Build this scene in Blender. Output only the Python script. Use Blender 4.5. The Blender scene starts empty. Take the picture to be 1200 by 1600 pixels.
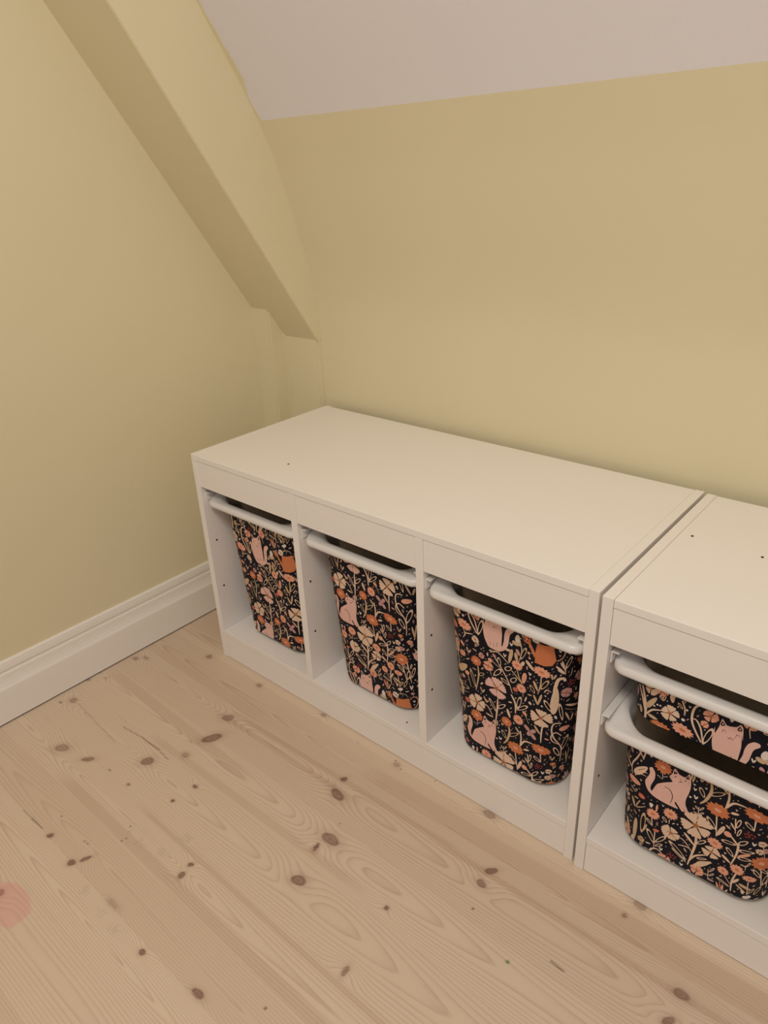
import bpy, bmesh, math, random
import numpy as np
from mathutils import Vector, Matrix, Euler

C = bpy.context.scene.collection
SC = bpy.context.scene

# ------------------------------------------------------------------ camera
cam_d = bpy.data.cameras.new('camera')
cam = bpy.data.objects.new('camera', cam_d)
C.objects.link(cam)
cam.location = (1.33926403, -0.855522691, 1.11880213)
cam.rotation_euler = Euler((1.12609549, 0.0400556793, 0.706332253), 'XYZ')
cam_d.sensor_fit = 'VERTICAL'
cam_d.sensor_height = 36.0
cam_d.lens = 1112.377 * 36.0 / 1600.0
cam_d.clip_start = 0.02
SC.camera = cam

# ------------------------------------------------------------------ light
SC.view_settings.view_transform = 'Standard'
SC.view_settings.look = 'None'
SC.view_settings.gamma = 1.0
SC.view_settings.use_curve_mapping = False
SC.view_settings.exposure = 0.15

world = bpy.data.worlds.new('room_ambience')
SC.world = world
world.use_nodes = True
bg = world.node_tree.nodes['Background']
bg.inputs['Color'].default_value = (1.0, 0.92, 0.90, 1)
# soft light that reaches the corner from the rest of the room: stronger from above than from floor level
wt = world.node_tree
_tc = wt.nodes.new('ShaderNodeTexCoord')
_sp = wt.nodes.new('ShaderNodeSeparateXYZ')
_mr = wt.nodes.new('ShaderNodeMapRange')
_mr.interpolation_type = 'SMOOTHSTEP'
_mr.inputs['From Min'].default_value = -0.25
_mr.inputs['From Max'].default_value = 0.75
_mr.inputs['To Min'].default_value = 0.26
_mr.inputs['To Max'].default_value = 0.46
wt.links.new(_tc.outputs['Generated'], _sp.inputs[0])
wt.links.new(_sp.outputs['Z'], _mr.inputs['Value'])
wt.links.new(_mr.outputs[0], bg.inputs['Strength'])


def area_lamp(name, loc, aim, size, watts, col):
    d = bpy.data.lights.new(name, 'AREA')
    d.shape = 'DISK'
    d.size = size
    d.energy = watts
    d.color = col
    o = bpy.data.objects.new(name, d)
    C.objects.link(o)
    o.location = loc
    o.rotation_euler = (Vector(aim) - Vector(loc)).to_track_quat('-Z', 'Y').to_euler()
    return o


area_lamp('ceiling_lamp', (1.36, -1.22, 2.25), (0.6, 0.0, 0.5), 0.6, 17.5, (1.0, 0.925, 0.81))


# ------------------------------------------------------------------ helpers
def s2l(c):
    return tuple(((x / 255) / 12.92 if x / 255 <= 0.04045 else ((x / 255 + 0.055) / 1.055) ** 2.4) for x in c)


def material(name, col, rough=0.5, spec=0.3, noise=0.0, nscale=6.0, bump=0.0, bscale=80.0, tint=None):
    m = bpy.data.materials.new(name)
    m.use_nodes = True
    nt = m.node_tree
    b = nt.nodes['Principled BSDF']
    b.inputs['Roughness'].default_value = rough
    b.inputs['Specular IOR Level'].default_value = spec
    b.inputs['Base Color'].default_value = (*col, 1)
    tc = nt.nodes.new('ShaderNodeTexCoord')
    if noise > 0:
        n = nt.nodes.new('ShaderNodeTexNoise')
        n.inputs['Scale'].default_value = nscale
        n.inputs['Detail'].default_value = 4
        nt.links.new(tc.outputs['Object'], n.inputs['Vector'])
        mx = nt.nodes.new('ShaderNodeMix')
        mx.data_type = 'RGBA'
        c2 = tint if tint else tuple(x * (1 - noise) for x in col)
        mx.inputs[6].default_value = (*col, 1)
        mx.inputs[7].default_value = (*c2, 1)
        nt.links.new(n.outputs['Fac'], mx.inputs[0])
        nt.links.new(mx.outputs[2], b.inputs['Base Color'])
    if bump > 0:
        n = nt.nodes.new('ShaderNodeTexNoise')
        n.inputs['Scale'].default_value = bscale
        n.inputs['Detail'].default_value = 3
        nt.links.new(tc.outputs['Object'], n.inputs['Vector'])
        bp = nt.nodes.new('ShaderNodeBump')
        bp.inputs['Strength'].default_value = bump
        bp.inputs['Distance'].default_value = 0.002
        nt.links.new(n.outputs['Fac'], bp.inputs['Height'])
        nt.links.new(bp.outputs['Normal'], b.inputs['Normal'])
    return m


def obj(name, bm, mats, parent=None, smooth=False):
    me = bpy.data.meshes.new(name)
    bm.normal_update()
    bm.to_mesh(me)
    bm.free()
    if not isinstance(mats, (list, tuple)):
        mats = [mats]
    for m in mats:
        me.materials.append(m)
    if smooth:
        for p in me.polygons:
            p.use_smooth = True
    o = bpy.data.objects.new(name, me)
    C.objects.link(o)
    if parent:
        o.parent = parent
    return o


def thing(name, label, cat, loc=(0, 0, 0), rotz=0.0, group=None):
    o = bpy.data.objects.new(name, None)
    o.empty_display_size = 0.05
    C.objects.link(o)
    o.location = loc
    o.rotation_euler = (0, 0, rotz)
    o['label'] = label
    o['category'] = cat
    if group:
        o['group'] = group
    return o


def struct(o):
    o['kind'] = 'structure'
    return o


def box(bm, x0, x1, y0, y1, z0, z1, bev=0.0, seg=2):
    r = bmesh.ops.create_cube(bm, size=1.0)
    vs = r['verts']
    for v in vs:
        v.co = Vector(((x0 + x1) / 2 + v.co.x * (x1 - x0), (y0 + y1) / 2 + v.co.y * (y1 - y0), (z0 + z1) / 2 + v.co.z * (z1 - z0)))
    if bev > 0:
        es = list({e for v in vs for e in v.link_edges})
        bmesh.ops.bevel(bm, geom=es, offset=bev, segments=seg, affect='EDGES', profile=0.5)


def prism(bm, pts, axis, a, b):
    """extrude a 2D polygon along an axis; pts in the two other axes (x: (y,z))"""
    def mk(p, t):
        return (t, p[0], p[1]) if axis == 0 else ((p[0], t, p[1]) if axis == 1 else (p[0], p[1], t))
    A = [bm.verts.new(mk(p, a)) for p in pts]
    B = [bm.verts.new(mk(p, b)) for p in pts]
    bm.faces.new(A)
    bm.faces.new(B[::-1])
    n = len(pts)
    for i in range(n):
        bm.faces.new((A[i], B[i], B[(i + 1) % n], A[(i + 1) % n]))
    bmesh.ops.recalc_face_normals(bm, faces=bm.faces[:])


# ------------------------------------------------------------------ materials
M_wall = material('yellow wall paint', (.76,.68,.46), 0.75, 0.2, noise=0.03, nscale=3, bump=0.10, bscale=140)
M_wall_trim = M_wall
M_white = material('white laminate', s2l((240, 234, 228)), 0.35, 0.4, bump=0.03, bscale=300)
M_edge = material('white edge band', s2l((246, 240, 232)), 0.3, 0.4)
M_base = material('white gloss paint on skirting', s2l((240, 234, 224)), 0.35, 0.4, bump=0.08, bscale=60)
M_plastic = material('white plastic', s2l((226, 222, 218)), 0.3, 0.5)


def tub_material():
    m = material('milky tub plastic', s2l((226, 218, 208)), 0.35, 0.4)
    nt = m.node_tree
    b = nt.nodes['Principled BSDF']
    tr = nt.nodes.new('ShaderNodeBsdfTranslucent')
    tr.inputs['Color'].default_value = (.95, .90, .82, 1)
    mx = nt.nodes.new('ShaderNodeMixShader')
    mx.inputs[0].default_value = 0.7
    nt.links.new(b.outputs[0], mx.inputs[1]); nt.links.new(tr.outputs[0], mx.inputs[2])
    nt.links.new(mx.outputs[0], nt.nodes['Material Output'].inputs['Surface'])
    return m


M_tub = tub_material()
M_hole = material('dark drilled hole', s2l((40, 32, 28)), 0.8, 0.1)
M_gap = material('dark gap shade', s2l((60, 45, 32)), 0.9, 0.1)  # dark brown painted as the shade in the skirting gap


def ceiling_material():
    m = material('white ceiling paint', (.80,.765,.785), 0.7, 0.2, bump=0.10, bscale=140)
    nt = m.node_tree
    b = nt.nodes['Principled BSDF']
    geo = nt.nodes.new('ShaderNodeNewGeometry')
    sp = nt.nodes.new('ShaderNodeSeparateXYZ')
    nt.links.new(geo.outputs['Position'], sp.inputs[0])
    n = nt.nodes.new('ShaderNodeTexNoise')
    n.inputs['Scale'].default_value = 9
    n.inputs['Detail'].default_value = 2
    nt.links.new(geo.outputs['Position'], n.inputs['Vector'])
    # x + noise < limit -> wall paint carried a little over the corner
    a = nt.nodes.new('ShaderNodeMath'); a.operation = 'MULTIPLY_ADD'
    nt.links.new(n.outputs['Fac'], a.inputs[0]); a.inputs[1].default_value = -0.05
    nt.links.new(sp.outputs['X'], a.inputs[2])
    r = nt.nodes.new('ShaderNodeMapRange')
    r.inputs['From Min'].default_value = -0.040
    r.inputs['From Max'].default_value = -0.034
    nt.links.new(a.outputs[0], r.inputs['Value'])
    mx = nt.nodes.new('ShaderNodeMix'); mx.data_type = 'RGBA'
    mx.inputs[6].default_value = (*(.76,.68,.46), 1)
    mx.inputs[7].default_value = (*(.80,.765,.785), 1)
    nt.links.new(r.outputs[0], mx.inputs[0])
    nt.links.new(mx.outputs[2], b.inputs['Base Color'])
    return m


M_ceil = ceiling_material()


def floor_material():
    m = bpy.data.materials.new('whitewashed pine boards')
    m.use_nodes = True
    nt = m.node_tree
    L = nt.links.new
    N = nt.nodes.new
    b = nt.nodes['Principled BSDF']
    b.inputs['Roughness'].default_value = 0.42
    b.inputs['Specular IOR Level'].default_value = 0.3

    def attr(name):
        a = N('ShaderNodeAttribute'); a.attribute_name = name
        return a.outputs['Fac']

    def math_(op, a, b_=None, c=None):
        n = N('ShaderNodeMath'); n.operation = op
        for i, v in enumerate((a, b_, c)):
            if v is None: continue
            if isinstance(v, (int, float)): n.inputs[i].default_value = v
            else: L(v, n.inputs[i])
        return n.outputs[0]

    def mix(f, a, c):
        n = N('ShaderNodeMix'); n.data_type = 'RGBA'
        if isinstance(f, (int, float)): n.inputs[0].default_value = f
        else: L(f, n.inputs[0])
        for i, v in ((6, a), (7, c)):
            if isinstance(v, tuple): n.inputs[i].default_value = (*v, 1)
            else: L(v, n.inputs[i])
        return n.outputs[2]

    geo = N('ShaderNodeNewGeometry')
    mp = N('ShaderNodeMapping'); L(geo.outputs['Position'], mp.inputs['Vector'])
    mp.inputs['Scale'].default_value = (1.2, 18, 1)
    nz = N('ShaderNodeTexNoise'); nz.inputs['Scale'].default_value = 6; nz.inputs['Detail'].default_value = 5
    L(mp.outputs[0], nz.inputs['Vector'])
    mp2 = N('ShaderNodeMapping'); L(geo.outputs['Position'], mp2.inputs['Vector'])
    mp2.inputs['Scale'].default_value = (6, 260, 1)
    nf = N('ShaderNodeTexNoise'); nf.inputs['Scale'].default_value = 3; nf.inputs['Detail'].default_value = 3
    L(mp2.outputs[0], nf.inputs['Vector'])
    ph = math_('ADD', attr('rings'), math_('MULTIPLY', nz.outputs['Fac'], 0.25))
    fr = math_('FRACT', ph)
    # late wood: slow rise then sharp fall
    late = math_('POWER', fr, 4.0)
    fall = math_('SMOOTH_MIN', late, math_('MULTIPLY', math_('SUBTRACT', 1.0, fr), 7.0), 0.2)
    amp = math_('MULTIPLY', attr('amp'), math_('MULTIPLY_ADD', nz.outputs['Fac'], 0.9, 0.1))
    lw = math_('MULTIPLY', fall, amp)
    base = mix(attr('tone'), (.78,.64,.49), (.54,.39,.28))
    base = mix(math_('MULTIPLY', nf.outputs['Fac'], 0.22), base, (.54,.40,.26))
    c = mix(lw, base, s2l((140, 92, 64)))
    c = mix(attr('knot'), c, s2l((112, 72, 60)))
    c = mix(attr('crack'), c, s2l((66, 42, 30)))
    c = mix(attr('pink'), c, s2l((222, 132, 138)))
    c = mix(attr('green'), c, s2l((88, 128, 74)))
    L(c, b.inputs['Base Color'])
    bp = N('ShaderNodeBump'); bp.inputs['Strength'].default_value = 0.15; bp.inputs['Distance'].default_value = 0.0008
    L(nf.outputs['Fac'], bp.inputs['Height']); L(bp.outputs['Normal'], b.inputs['Normal'])
    return m


M_floor = floor_material()


# ------------------------------------------------------------------ floor
def knot_list():
    # x, y, half length, half width, turn in degrees, darkness
    return [
        (0.2268, -0.2107, 0.0239, 0.0115, 60.0, 0.8),
        (0.1731, -0.3402, 0.0144, 0.0112, 42.0, 0.75),
        (0.0649, -0.4181, 0.0145, 0.0061, 42.0, 0.75),
        (0.5568, -0.1519, 0.0194, 0.0093, -14.0, 0.8),
        (0.5401, -0.1144, 0.0072, 0.006, 45.0, 0.9),
        (0.6203, -0.236, 0.0207, 0.0107, 1.0, 0.72),
        (0.6118, -0.2652, 0.0097, 0.0045, 106.0, 0.9),
        (0.6365, -0.3332, 0.015, 0.0099, 17.0, 0.8),
        (0.6576, -0.5633, 0.0124, 0.0059, 5.0, 0.82),
        (0.2829, -0.5708, 0.0078, 0.0067, 39.0, 0.9),
        (0.2958, -0.5501, 0.0107, 0.0041, 69.0, 0.85),
        (0.1932, -0.5664, 0.0066, 0.0052, 45.0, 0.9),
        (0.4646, -0.458, 0.0077, 0.0061, 105.0, 0.85),
        (0.4596, -0.4345, 0.0057, 0.0042, 52.0, 0.9),
        (0.8901, -0.1065, 0.012, 0.0063, 45.0, 0.85),
        (0.89, -0.1379, 0.0099, 0.0066, -15.0, 0.75),
        (1.2216, -0.1057, 0.0123, 0.008, 5.0, 0.7),
        (0.5334, -0.5818, 0.005, 0.0061, 95.0, 0.9),
        (0.8091, -0.3962, 0.0093, 0.0047, 97.0, 0.7),
        (0.7916, -0.276, 0.0043, 0.0046, 39.0, 0.85),
        (1.2209, -0.1548, 0.0108, 0.0062, 58.0, 0.75),
        (0.2026, -0.1462, 0.0145, 0.0104, 34.0, 0.65),
        (-0.0139, -0.4365, 0.0176, 0.0106, 29.0, 0.6),
        (1.118, -0.007, 0.011, 0.008, 0.0, 0.55),
        (1.105, -0.04, 0.004, 0.0045, 0.0, 0.7),
        (0.313, -0.318, 0.0065, 0.004, 0.0, 0.9),
        (0.308, -0.369, 0.0045, 0.0035, 0.0, 0.9),
        (0.6, -0.017, 0.008, 0.006, 0.0, 0.5),
        (0.223, -0.278, 0.009, 0.007, 0.0, 0.5),
        (-0.16, -0.247, 0.004, 0.003, 0.0, 0.4),
        (-0.146, -0.34, 0.01, 0.008, 0.0, 0.6),
        (-0.164, -0.363, 0.005, 0.003, 0.0, 0.7),
        (-0.19, -0.277, 0.006, 0.004, 0.0, 0.6),
        (-0.172, -0.154, 0.008, 0.0065, 0.0, 0.6),
        (-0.152, -0.136, 0.009, 0.005, 0.0, 0.5),
        (-0.023, -0.03, 0.0085, 0.0075, 0.0, 0.65),
        (0.418, -0.566, 0.014, 0.005, 0.0, 0.35),
        (0.241, -0.682, 0.008, 0.007, 0.0, 0.8),
        (0.821, -0.005, 0.014, 0.008, 0.0, 0.6),
        (0.171, -0.026, 0.008, 0.0065, 0.0, 0.6),
        (0.371, -0.004, 0.008, 0.005, 0.0, 0.6),
        (0.131, -0.405, 0.004, 0.002, 0.0, 0.8),
        (0.199, -0.402, 0.0045, 0.0028, 0.0, 0.8),
    ]


def build_floor():
    rng = random.Random(5)
    seams = [-2.6 + 0.11 * i for i in range(17)]
    seams = [s for s in seams if s < -0.84] + [-0.755, -0.645, -0.57, -0.492, -0.410, -0.30, -0.205, -0.110, -0.022, 0.075, 0.17, 0.27, 0.37]
    ys = set()
    for s in seams:
        ys |= {round(s - .0006, 5), round(s - .0001, 5), round(s + .0001, 5), round(s + .0006, 5)}
    y = -2.6
    while y < 0.5:
        ys.add(round(y, 5))
        y += 0.0024 if -0.9 < y < 0.12 else 0.03
    ys = np.array(sorted(ys))
    ys = ys[(ys > -2.5) & (ys < 0.47)]
    xs = []
    x = -0.215
    while x < 3.2:
        xs.append(x)
        x += 0.0026 if x < 1.5 else 0.04
    xs = np.array(xs)
    X, Y = np.meshgrid(xs, ys)
    sn = np.array(seams)
    sid = np.searchsorted(sn, Y)
    ns = len(seams) + 1
    tone = np.zeros_like(X); amp = np.zeros_like(X); rings = np.zeros_like(X)

    def wob(seed, fx, fy):
        r = random.Random(seed)
        out = np.zeros_like(X)
        for k in range(5):
            a, b_, p = r.uniform(.4, 1.6) * fx, r.uniform(-1, 1) * fy, r.uniform(0, 6.28)
            out += np.sin(X * a + Y * b_ + p) / 5
        return out
    w1, w2 = wob(1, 9, 20), wob(2, 30, 60)
    spec = {}
    for i in range(ns):
        lo = seams[i - 1] if i > 0 else -2.7
        hi = seams[i] if i < len(seams) else 0.5
        mid = (lo + hi) / 2
        spec[i] = dict(tone=rng.uniform(0.15, .42), vc=mid + rng.uniform(-.015, .015), h=rng.uniform(.004, .03),
                       a=rng.choice([-1, 1]) * rng.uniform(.02, .05), sp=rng.uniform(.0036, .0052), amp=rng.uniform(.5, .8), x0=rng.uniform(0, 1.2))
    for i in range(ns):
        k = sid == i
        s = spec[i]
        xx = X - s['x0']
        vv = Y - s['vc'] + w1 * .004
        h = s['h'] + s['a'] * xx + w1 * .006
        r = np.sqrt(vv ** 2 + h ** 2 + 1e-6)
        tone[k] = s['tone']; amp[k] = s['amp']
        rings[k] = (r / s['sp'])[k]
    # knots bend the rings round them
    kn = np.zeros_like(X)
    for (kx, ky, la, wa, turn, dk) in knot_list():
        dx, dy = X - kx, Y - ky
        size = math.sqrt(la * wa)
        near = np.exp(-((dx / (size * 4.6)) ** 2 + (dy / (size * 2.2)) ** 2))
        rings += near * 3.2 * np.sqrt(size / .01)
        ct, st = math.cos(math.radians(turn)), math.sin(math.radians(turn))
        dx, dy = dx * ct + dy * st, -dx * st + dy * ct
        d = np.sqrt((dx / la) ** 2 + (dy / wa) ** 2)
        d = d * (1 + .05 * np.sin(3 * np.arctan2(dy, dx) + kx * 40))
        core = np.clip((1.15 - d) / .30, 0, 1) * dk
        halo = np.exp(-(np.clip(d - .9, 0, None) / .9) ** 2) * .16
        kn = np.maximum(kn, np.maximum(core * (0.9 + .1 * np.cos(d * 8)), halo))
    # darker heartwood bands
    def band(x0, x1, ya, yb, val, slope=0.0):
        yy = Y - slope * (X - x0)
        f = np.clip((X - x0) / .06, 0, 1) * np.clip((x1 - X) / .06, 0, 1) * np.clip((yy - ya) / .003, 0, 1) * np.clip((yb - yy) / .003, 0, 1)
        np.maximum(tone, tone * (1 - f) + val * f, out=tone)
    band(.15, .62, -.158, -.143, .72, .02); band(.20, .85, -.135, -.120, .75, .03)
    band(.05, 1.2, -.490, -.465, .60, 0); band(.25, 1.2, -.425, -.412, .62, 0)
    band(.75, 1.5, -.125, -.110, .75, 0.02); band(.55, 1.5, -.09, -.05, .7, .03); band(1.0, 1.6, -.085, -.035, .75, .03)
    band(-.2, .4, -.235, -.205, .5, -.03); band(.1, .75, -.30, -.28, .5, .02); band(-.2, .3, -.108, -.06, .55, -.02)
    band(-.22, -.02, .0, .2, .55, 0)
    # dark cracks and pen specks, one pink patch
    cr = np.zeros_like(X)
    def seg(x0, y0, x1, y1, w, v=.8):
        d = np.array([x1 - x0, y1 - y0]); L2 = d @ d
        t = np.clip(((X - x0) * d[0] + (Y - y0) * d[1]) / L2, 0, 1)
        q = np.hypot(X - x0 - t * d[0], Y - y0 - t * d[1])
        np.maximum(cr, np.clip(1.6 - q / w, 0, 1) * v, out=cr)
    for i, s in enumerate(seams):
        if -.8 < s < .1:
            np.maximum(cr, (np.abs(Y - s) < .00035) * (.14 if i % 2 else .08), out=cr)
    seg(.033, -.315, .100, -.307, .0010, .55); seg(.100, -.307, .165, -.305, .0013, .65); seg(.165, -.305, .204, -.310, .0010, .5)
    seg(.089, -.571, .128, -.569, .0010, .35); seg(.125, -.570, .164, -.568, .0013, .5)
    seg(1.048, -.183, 1.071, -.184, .0012, .75)
    seg(-.123, -.339, .065, -.353, .0016, .22)
    for (px_, py_, r_) in ((.296, -.457, .0014), (.754, -.512, .0018), (.905, -.186, .0018), (.591, -.010, .0014), (.614, -.022, .0012), (.689, -.003, .0012),
                           (.257, -.531, .0013), (.267, -.530, .0012), (.306, -.466, .0010), (.313, -.486, .0014), (.315, -.478, .0012), (.166, -.530, .0014), (.610, -.200, .0012), (.491, -.020, .0012)):
        seg(px_, py_, px_ + .0006, py_, r_, .85)
    # faint paw-shaped smudges
    for (px_, py_) in ((.345, -.465), (.395, -.452), (.355, -.583), (.418, -.588), (.463, -.590), (.405, -.405)):
        r2 = random.Random(int(px_ * 1e4))
        for k in range(9):
            seg(px_ + r2.uniform(-.014, .014), py_ + r2.uniform(-.010, .010), px_ + r2.uniform(-.010, .010), py_ + r2.uniform(-.008, .008), .0011, .10)
    gr = np.clip(1.6 - np.hypot(X - .997, Y + .226) / .0026, 0, 1)
    # pink stain with a straight-edged outline
    pk = np.full_like(X, 1.0)
    poly = [(.190, -.690), (.247, -.654), (.285, -.650), (.322, -.664), (.325, -.700), (.250, -.735)]
    for (ax, ay), (bx, by) in zip(poly, poly[1:] + poly[:1]):
        nx_, ny_ = (by - ay), -(bx - ax)
        l_ = math.hypot(nx_, ny_)
        dd = -((X - ax) * nx_ + (Y - ay) * ny_) / l_
        pk = np.minimum(pk, np.clip(-dd / .005 + .5, 0, 1))
    pk *= .34
    nx, ny = len(xs), len(ys)
    verts = np.stack([X, Y, np.zeros_like(X)], -1).reshape(-1, 3).astype(np.float32)
    idx = np.arange(nx * ny).reshape(ny, nx)
    q = np.stack([idx[:-1, :-1], idx[:-1, 1:], idx[1:, 1:], idx[1:, :-1]], -1).reshape(-1, 4).astype(np.int32)
    me = bpy.data.meshes.new('floor')
    me.vertices.add(len(verts)); me.vertices.foreach_set('co', verts.ravel())
    me.loops.add(q.size); me.loops.foreach_set('vertex_index', q.ravel())
    me.polygons.add(len(q)); me.polygons.foreach_set('loop_start', np.arange(len(q), dtype=np.int32) * 4)
    me.update(calc_edges=True)
    for nm, arr in (('rings', rings), ('amp', amp), ('tone', tone), ('knot', kn), ('crack', cr), ('pink', pk), ('green', gr)):
        a = me.attributes.new(nm, 'FLOAT', 'POINT')
        a.data.foreach_set('value', arr.astype(np.float32).ravel())
    me.materials.append(M_floor)
    o = bpy.data.objects.new('floor', me)
    C.objects.link(o)
    struct(o)


build_floor()

# ------------------------------------------------------------------ walls
XL, XR, YF = -0.210, 3.2, -2.5          # left wall plane, right end, rear end
bm = bmesh.new()
box(bm, XL - 0.1, XL, YF, 0.70, -0.02, 2.5)
struct(obj('wall_left', bm, M_wall))

profile = [(0.460, 0.0), (0.460, 0.70), (0.459, 0.79), (0.4555, 0.83), (0.448, 0.870), (0.435, 0.920), (0.420, 0.967), (0.375, 1.105), (0.350, 1.170), (0.320, 1.232)]
roofline = [(0.320, 1.232), (0.277, 1.306), (0.222, 1.389), (-0.36, 2.32), (-0.42, 2.36), (-0.75, 2.36)]


def sheet(name, pts, m, thick=0.1):
    """a wall bent along x, given real thickness on its far side"""
    bm = bmesh.new()
    n = len(pts)
    P = [Vector((0, p[0], p[1])) for p in pts]
    off = []
    for i in range(n):
        t = (P[min(i + 1, n - 1)] - P[max(i - 1, 0)]).normalized()
        off.append(P[i] + Vector((0, t.z, -t.y)) * thick)
    rows = []
    for x in (XL, XR):
        rows.append([bm.verts.new((x, p.y, p.z)) for p in P])
        rows.append([bm.verts.new((x, p.y, p.z)) for p in off])
    a, ao, b_, bo = rows
    for i in range(n - 1):
        bm.faces.new((a[i], a[i + 1], b_[i + 1], b_[i]))
        bm.faces.new((ao[i], bo[i], bo[i + 1], ao[i + 1]))
        bm.faces.new((a[i], ao[i], ao[i + 1], a[i + 1]))
        bm.faces.new((b_[i], b_[i + 1], bo[i + 1], bo[i]))
    bm.faces.new((a[0], b_[0], bo[0], ao[0]))
    bm.faces.new((a[-1], ao[-1], bo[-1], b_[-1]))
    bmesh.ops.recalc_face_normals(bm, faces=bm.faces[:])
    o = obj(name, bm, m)
    for p in o.data.polygons:
        p.use_smooth = abs(p.normal.x) < .5
    try:
        o.data.set_sharp_from_angle(angle=math.radians(25))
    except Exception:
        pass
    return struct(o)


sheet('wall_back', profile, M_wall)
sheet('ceiling', roofline, M_ceil)

# boxed rafter running up the left wall, and the stepped post under its foot
bm = bmesh.new()
sl = 1.527
under = lambda y: 0.727 + (0.447 - y) * sl
prism(bm, [(0.447, 0.727), (-0.62, under(-0.62)), (-0.30, under(-0.62)), (0.50, 1.05), (0.50, 0.727)], 0, XL - 0.02, -0.0192)
bmesh.ops.bevel(bm, geom=bm.edges[:], offset=0.002, segments=2, affect='EDGES')
struct(obj('trim_1', bm, M_wall))
bm = bmesh.new()
prism(bm, [(XL - .02, 0.395), (-0.147, 0.395), (-0.147, 0.4445), (-0.0205, 0.4445), (-0.0205, 0.50), (XL - .02, 0.50)], 2, 0.0, 0.86)
es = [e for e in bm.edges if abs(e.verts[0].co.x - e.verts[1].co.x) < 1e-5 and abs(e.verts[0].co.y - e.verts[1].co.y) < 1e-5]
bmesh.ops.bevel(bm, geom=es, offset=0.005, segments=4, affect='EDGES')
o = struct(obj('trim_2', bm, M_wall, None, True))
try:
    o.data.set_sharp_from_angle(angle=math.radians(40))
except Exception:
    pass

# moulded skirting board on the left wall
bm = bmesh.new()
pr = [(0, 0.150), (0.004, 0.150), (0.0065, 0.147), (0.008, 0.138), (0.0085, 0.130), (0.008, 0.1265), (0.0055, 0.1255), (0.0055, 0.1235), (0.0095, 0.1225),
      (0.011, 0.119), (0.0115, 0.110), (0.013, 0.101), (0.0155, 0.093), (0.018, 0.088), (0.0185, 0.084), (0.0185, 0.0035), (0, 0.0035)]
pr = [(XL + a, b_) for a, b_ in pr]
prism(bm, pr, 1, YF, 0.393)
o = struct(obj('baseboard_left', bm, M_base))
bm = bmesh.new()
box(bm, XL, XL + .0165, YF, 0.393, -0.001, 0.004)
obj('shadow_gap_strip', bm, M_gap, o)  # dark strip standing in for the shadow in the gap under the skirting


# ------------------------------------------------------------------ storage units
def hole(parent, loc, axis, r=0.0021):
    bm = bmesh.new()
    bmesh.ops.create_cone(bm, cap_ends=True, segments=14, radius1=r, radius2=r, depth=0.0008)
    rot = {'x': Matrix.Rotation(math.pi / 2, 4, 'Y'), 'z': Matrix.Identity(4), 'y': Matrix.Rotation(math.pi / 2, 4, 'X')}[axis]
    bmesh.ops.transform(bm, matrix=rot, verts=bm.verts[:])
    o = obj('drilled_hole', bm, M_hole, parent)
    o.location = loc
    return o


T = 0.017
BAYS = [(T, 0.3243), (0.3413, 0.6487), (0.6657, 0.973)]


def unit(loc, label, rotz, holes_top):
    t = thing('storage_unit', label, 'storage unit', loc, rotz, 'white storage units along the wall')
    W, D, H = 0.99, 0.44, 0.56
    bv = 0.0009
    for x0, nm in ((0, 'side_panel'), (W - T, 'side_panel')):
        bm = bmesh.new(); box(bm, x0, x0 + T, 0, D, 0, H, bv)
        obj(nm, bm, M_white, t)
    for i in (0, 1):
        bm = bmesh.new(); box(bm, BAYS[i][1], BAYS[i + 1][0], 0.0005, D - .002, 0.0832, H - .0152, bv)
        obj('divider', bm, M_white, t)
    bm = bmesh.new(); box(bm, T + .0003, W - T - .0003, 0.0004, D - .001, H - .015, H - .0004, .0014)
    obj('top_panel', bm, M_white, t)
    for a, b_ in BAYS:
        bm = bmesh.new(); box(bm, a + .0003, b_ - .0003, 0.0018, 0.0178, 0.481, H - .0157, bv)
        obj('front_rail', bm, M_white, t)
    bm = bmesh.new(); box(bm, T + .0003, W - T - .0003, 0.0004, D - .001, 0.068, 0.083, bv)
    obj('bottom_shelf', bm, M_white, t)
    bm = bmesh.new(); box(bm, T + .0005, W - T - .0005, 0.0018, 0.0178, 0.0012, 0.0678, bv)
    obj('plinth', bm, M_white, t)
    for p in holes_top:
        hole(t, (p[0], p[1], H + .0001), 'z')
    for a, b_ in BAYS:
        for z in ((0.334, 0.206) if loc[0] == 0 else (0.206,)):
            hole(t, (a + .0003, 0.022, z), 'x', .0024)
    hole(t, (0.597, 0.0243, 0.0832), 'z', .0017)
    return t


u1 = unit((0, 0, 0), 'low white three-bay storage unit in the corner by the skirting board', 0, [(0.236, 0.085)])
u2 = unit((0.9965, -0.0055, 0), 'low white storage unit at the right edge, with two bins stacked in its bay', 0,
          [(0.037, 0.255), (0.146, 0.247)])


# ------------------------------------------------------------------ bins
HW_TOP, HW_BOT = 0.1285, 0.108
YF_TOP, YF_BOT = 0.020, 0.036
YB_TOP, YB_BOT = 0.385, 0.372
RC = 0.048


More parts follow.
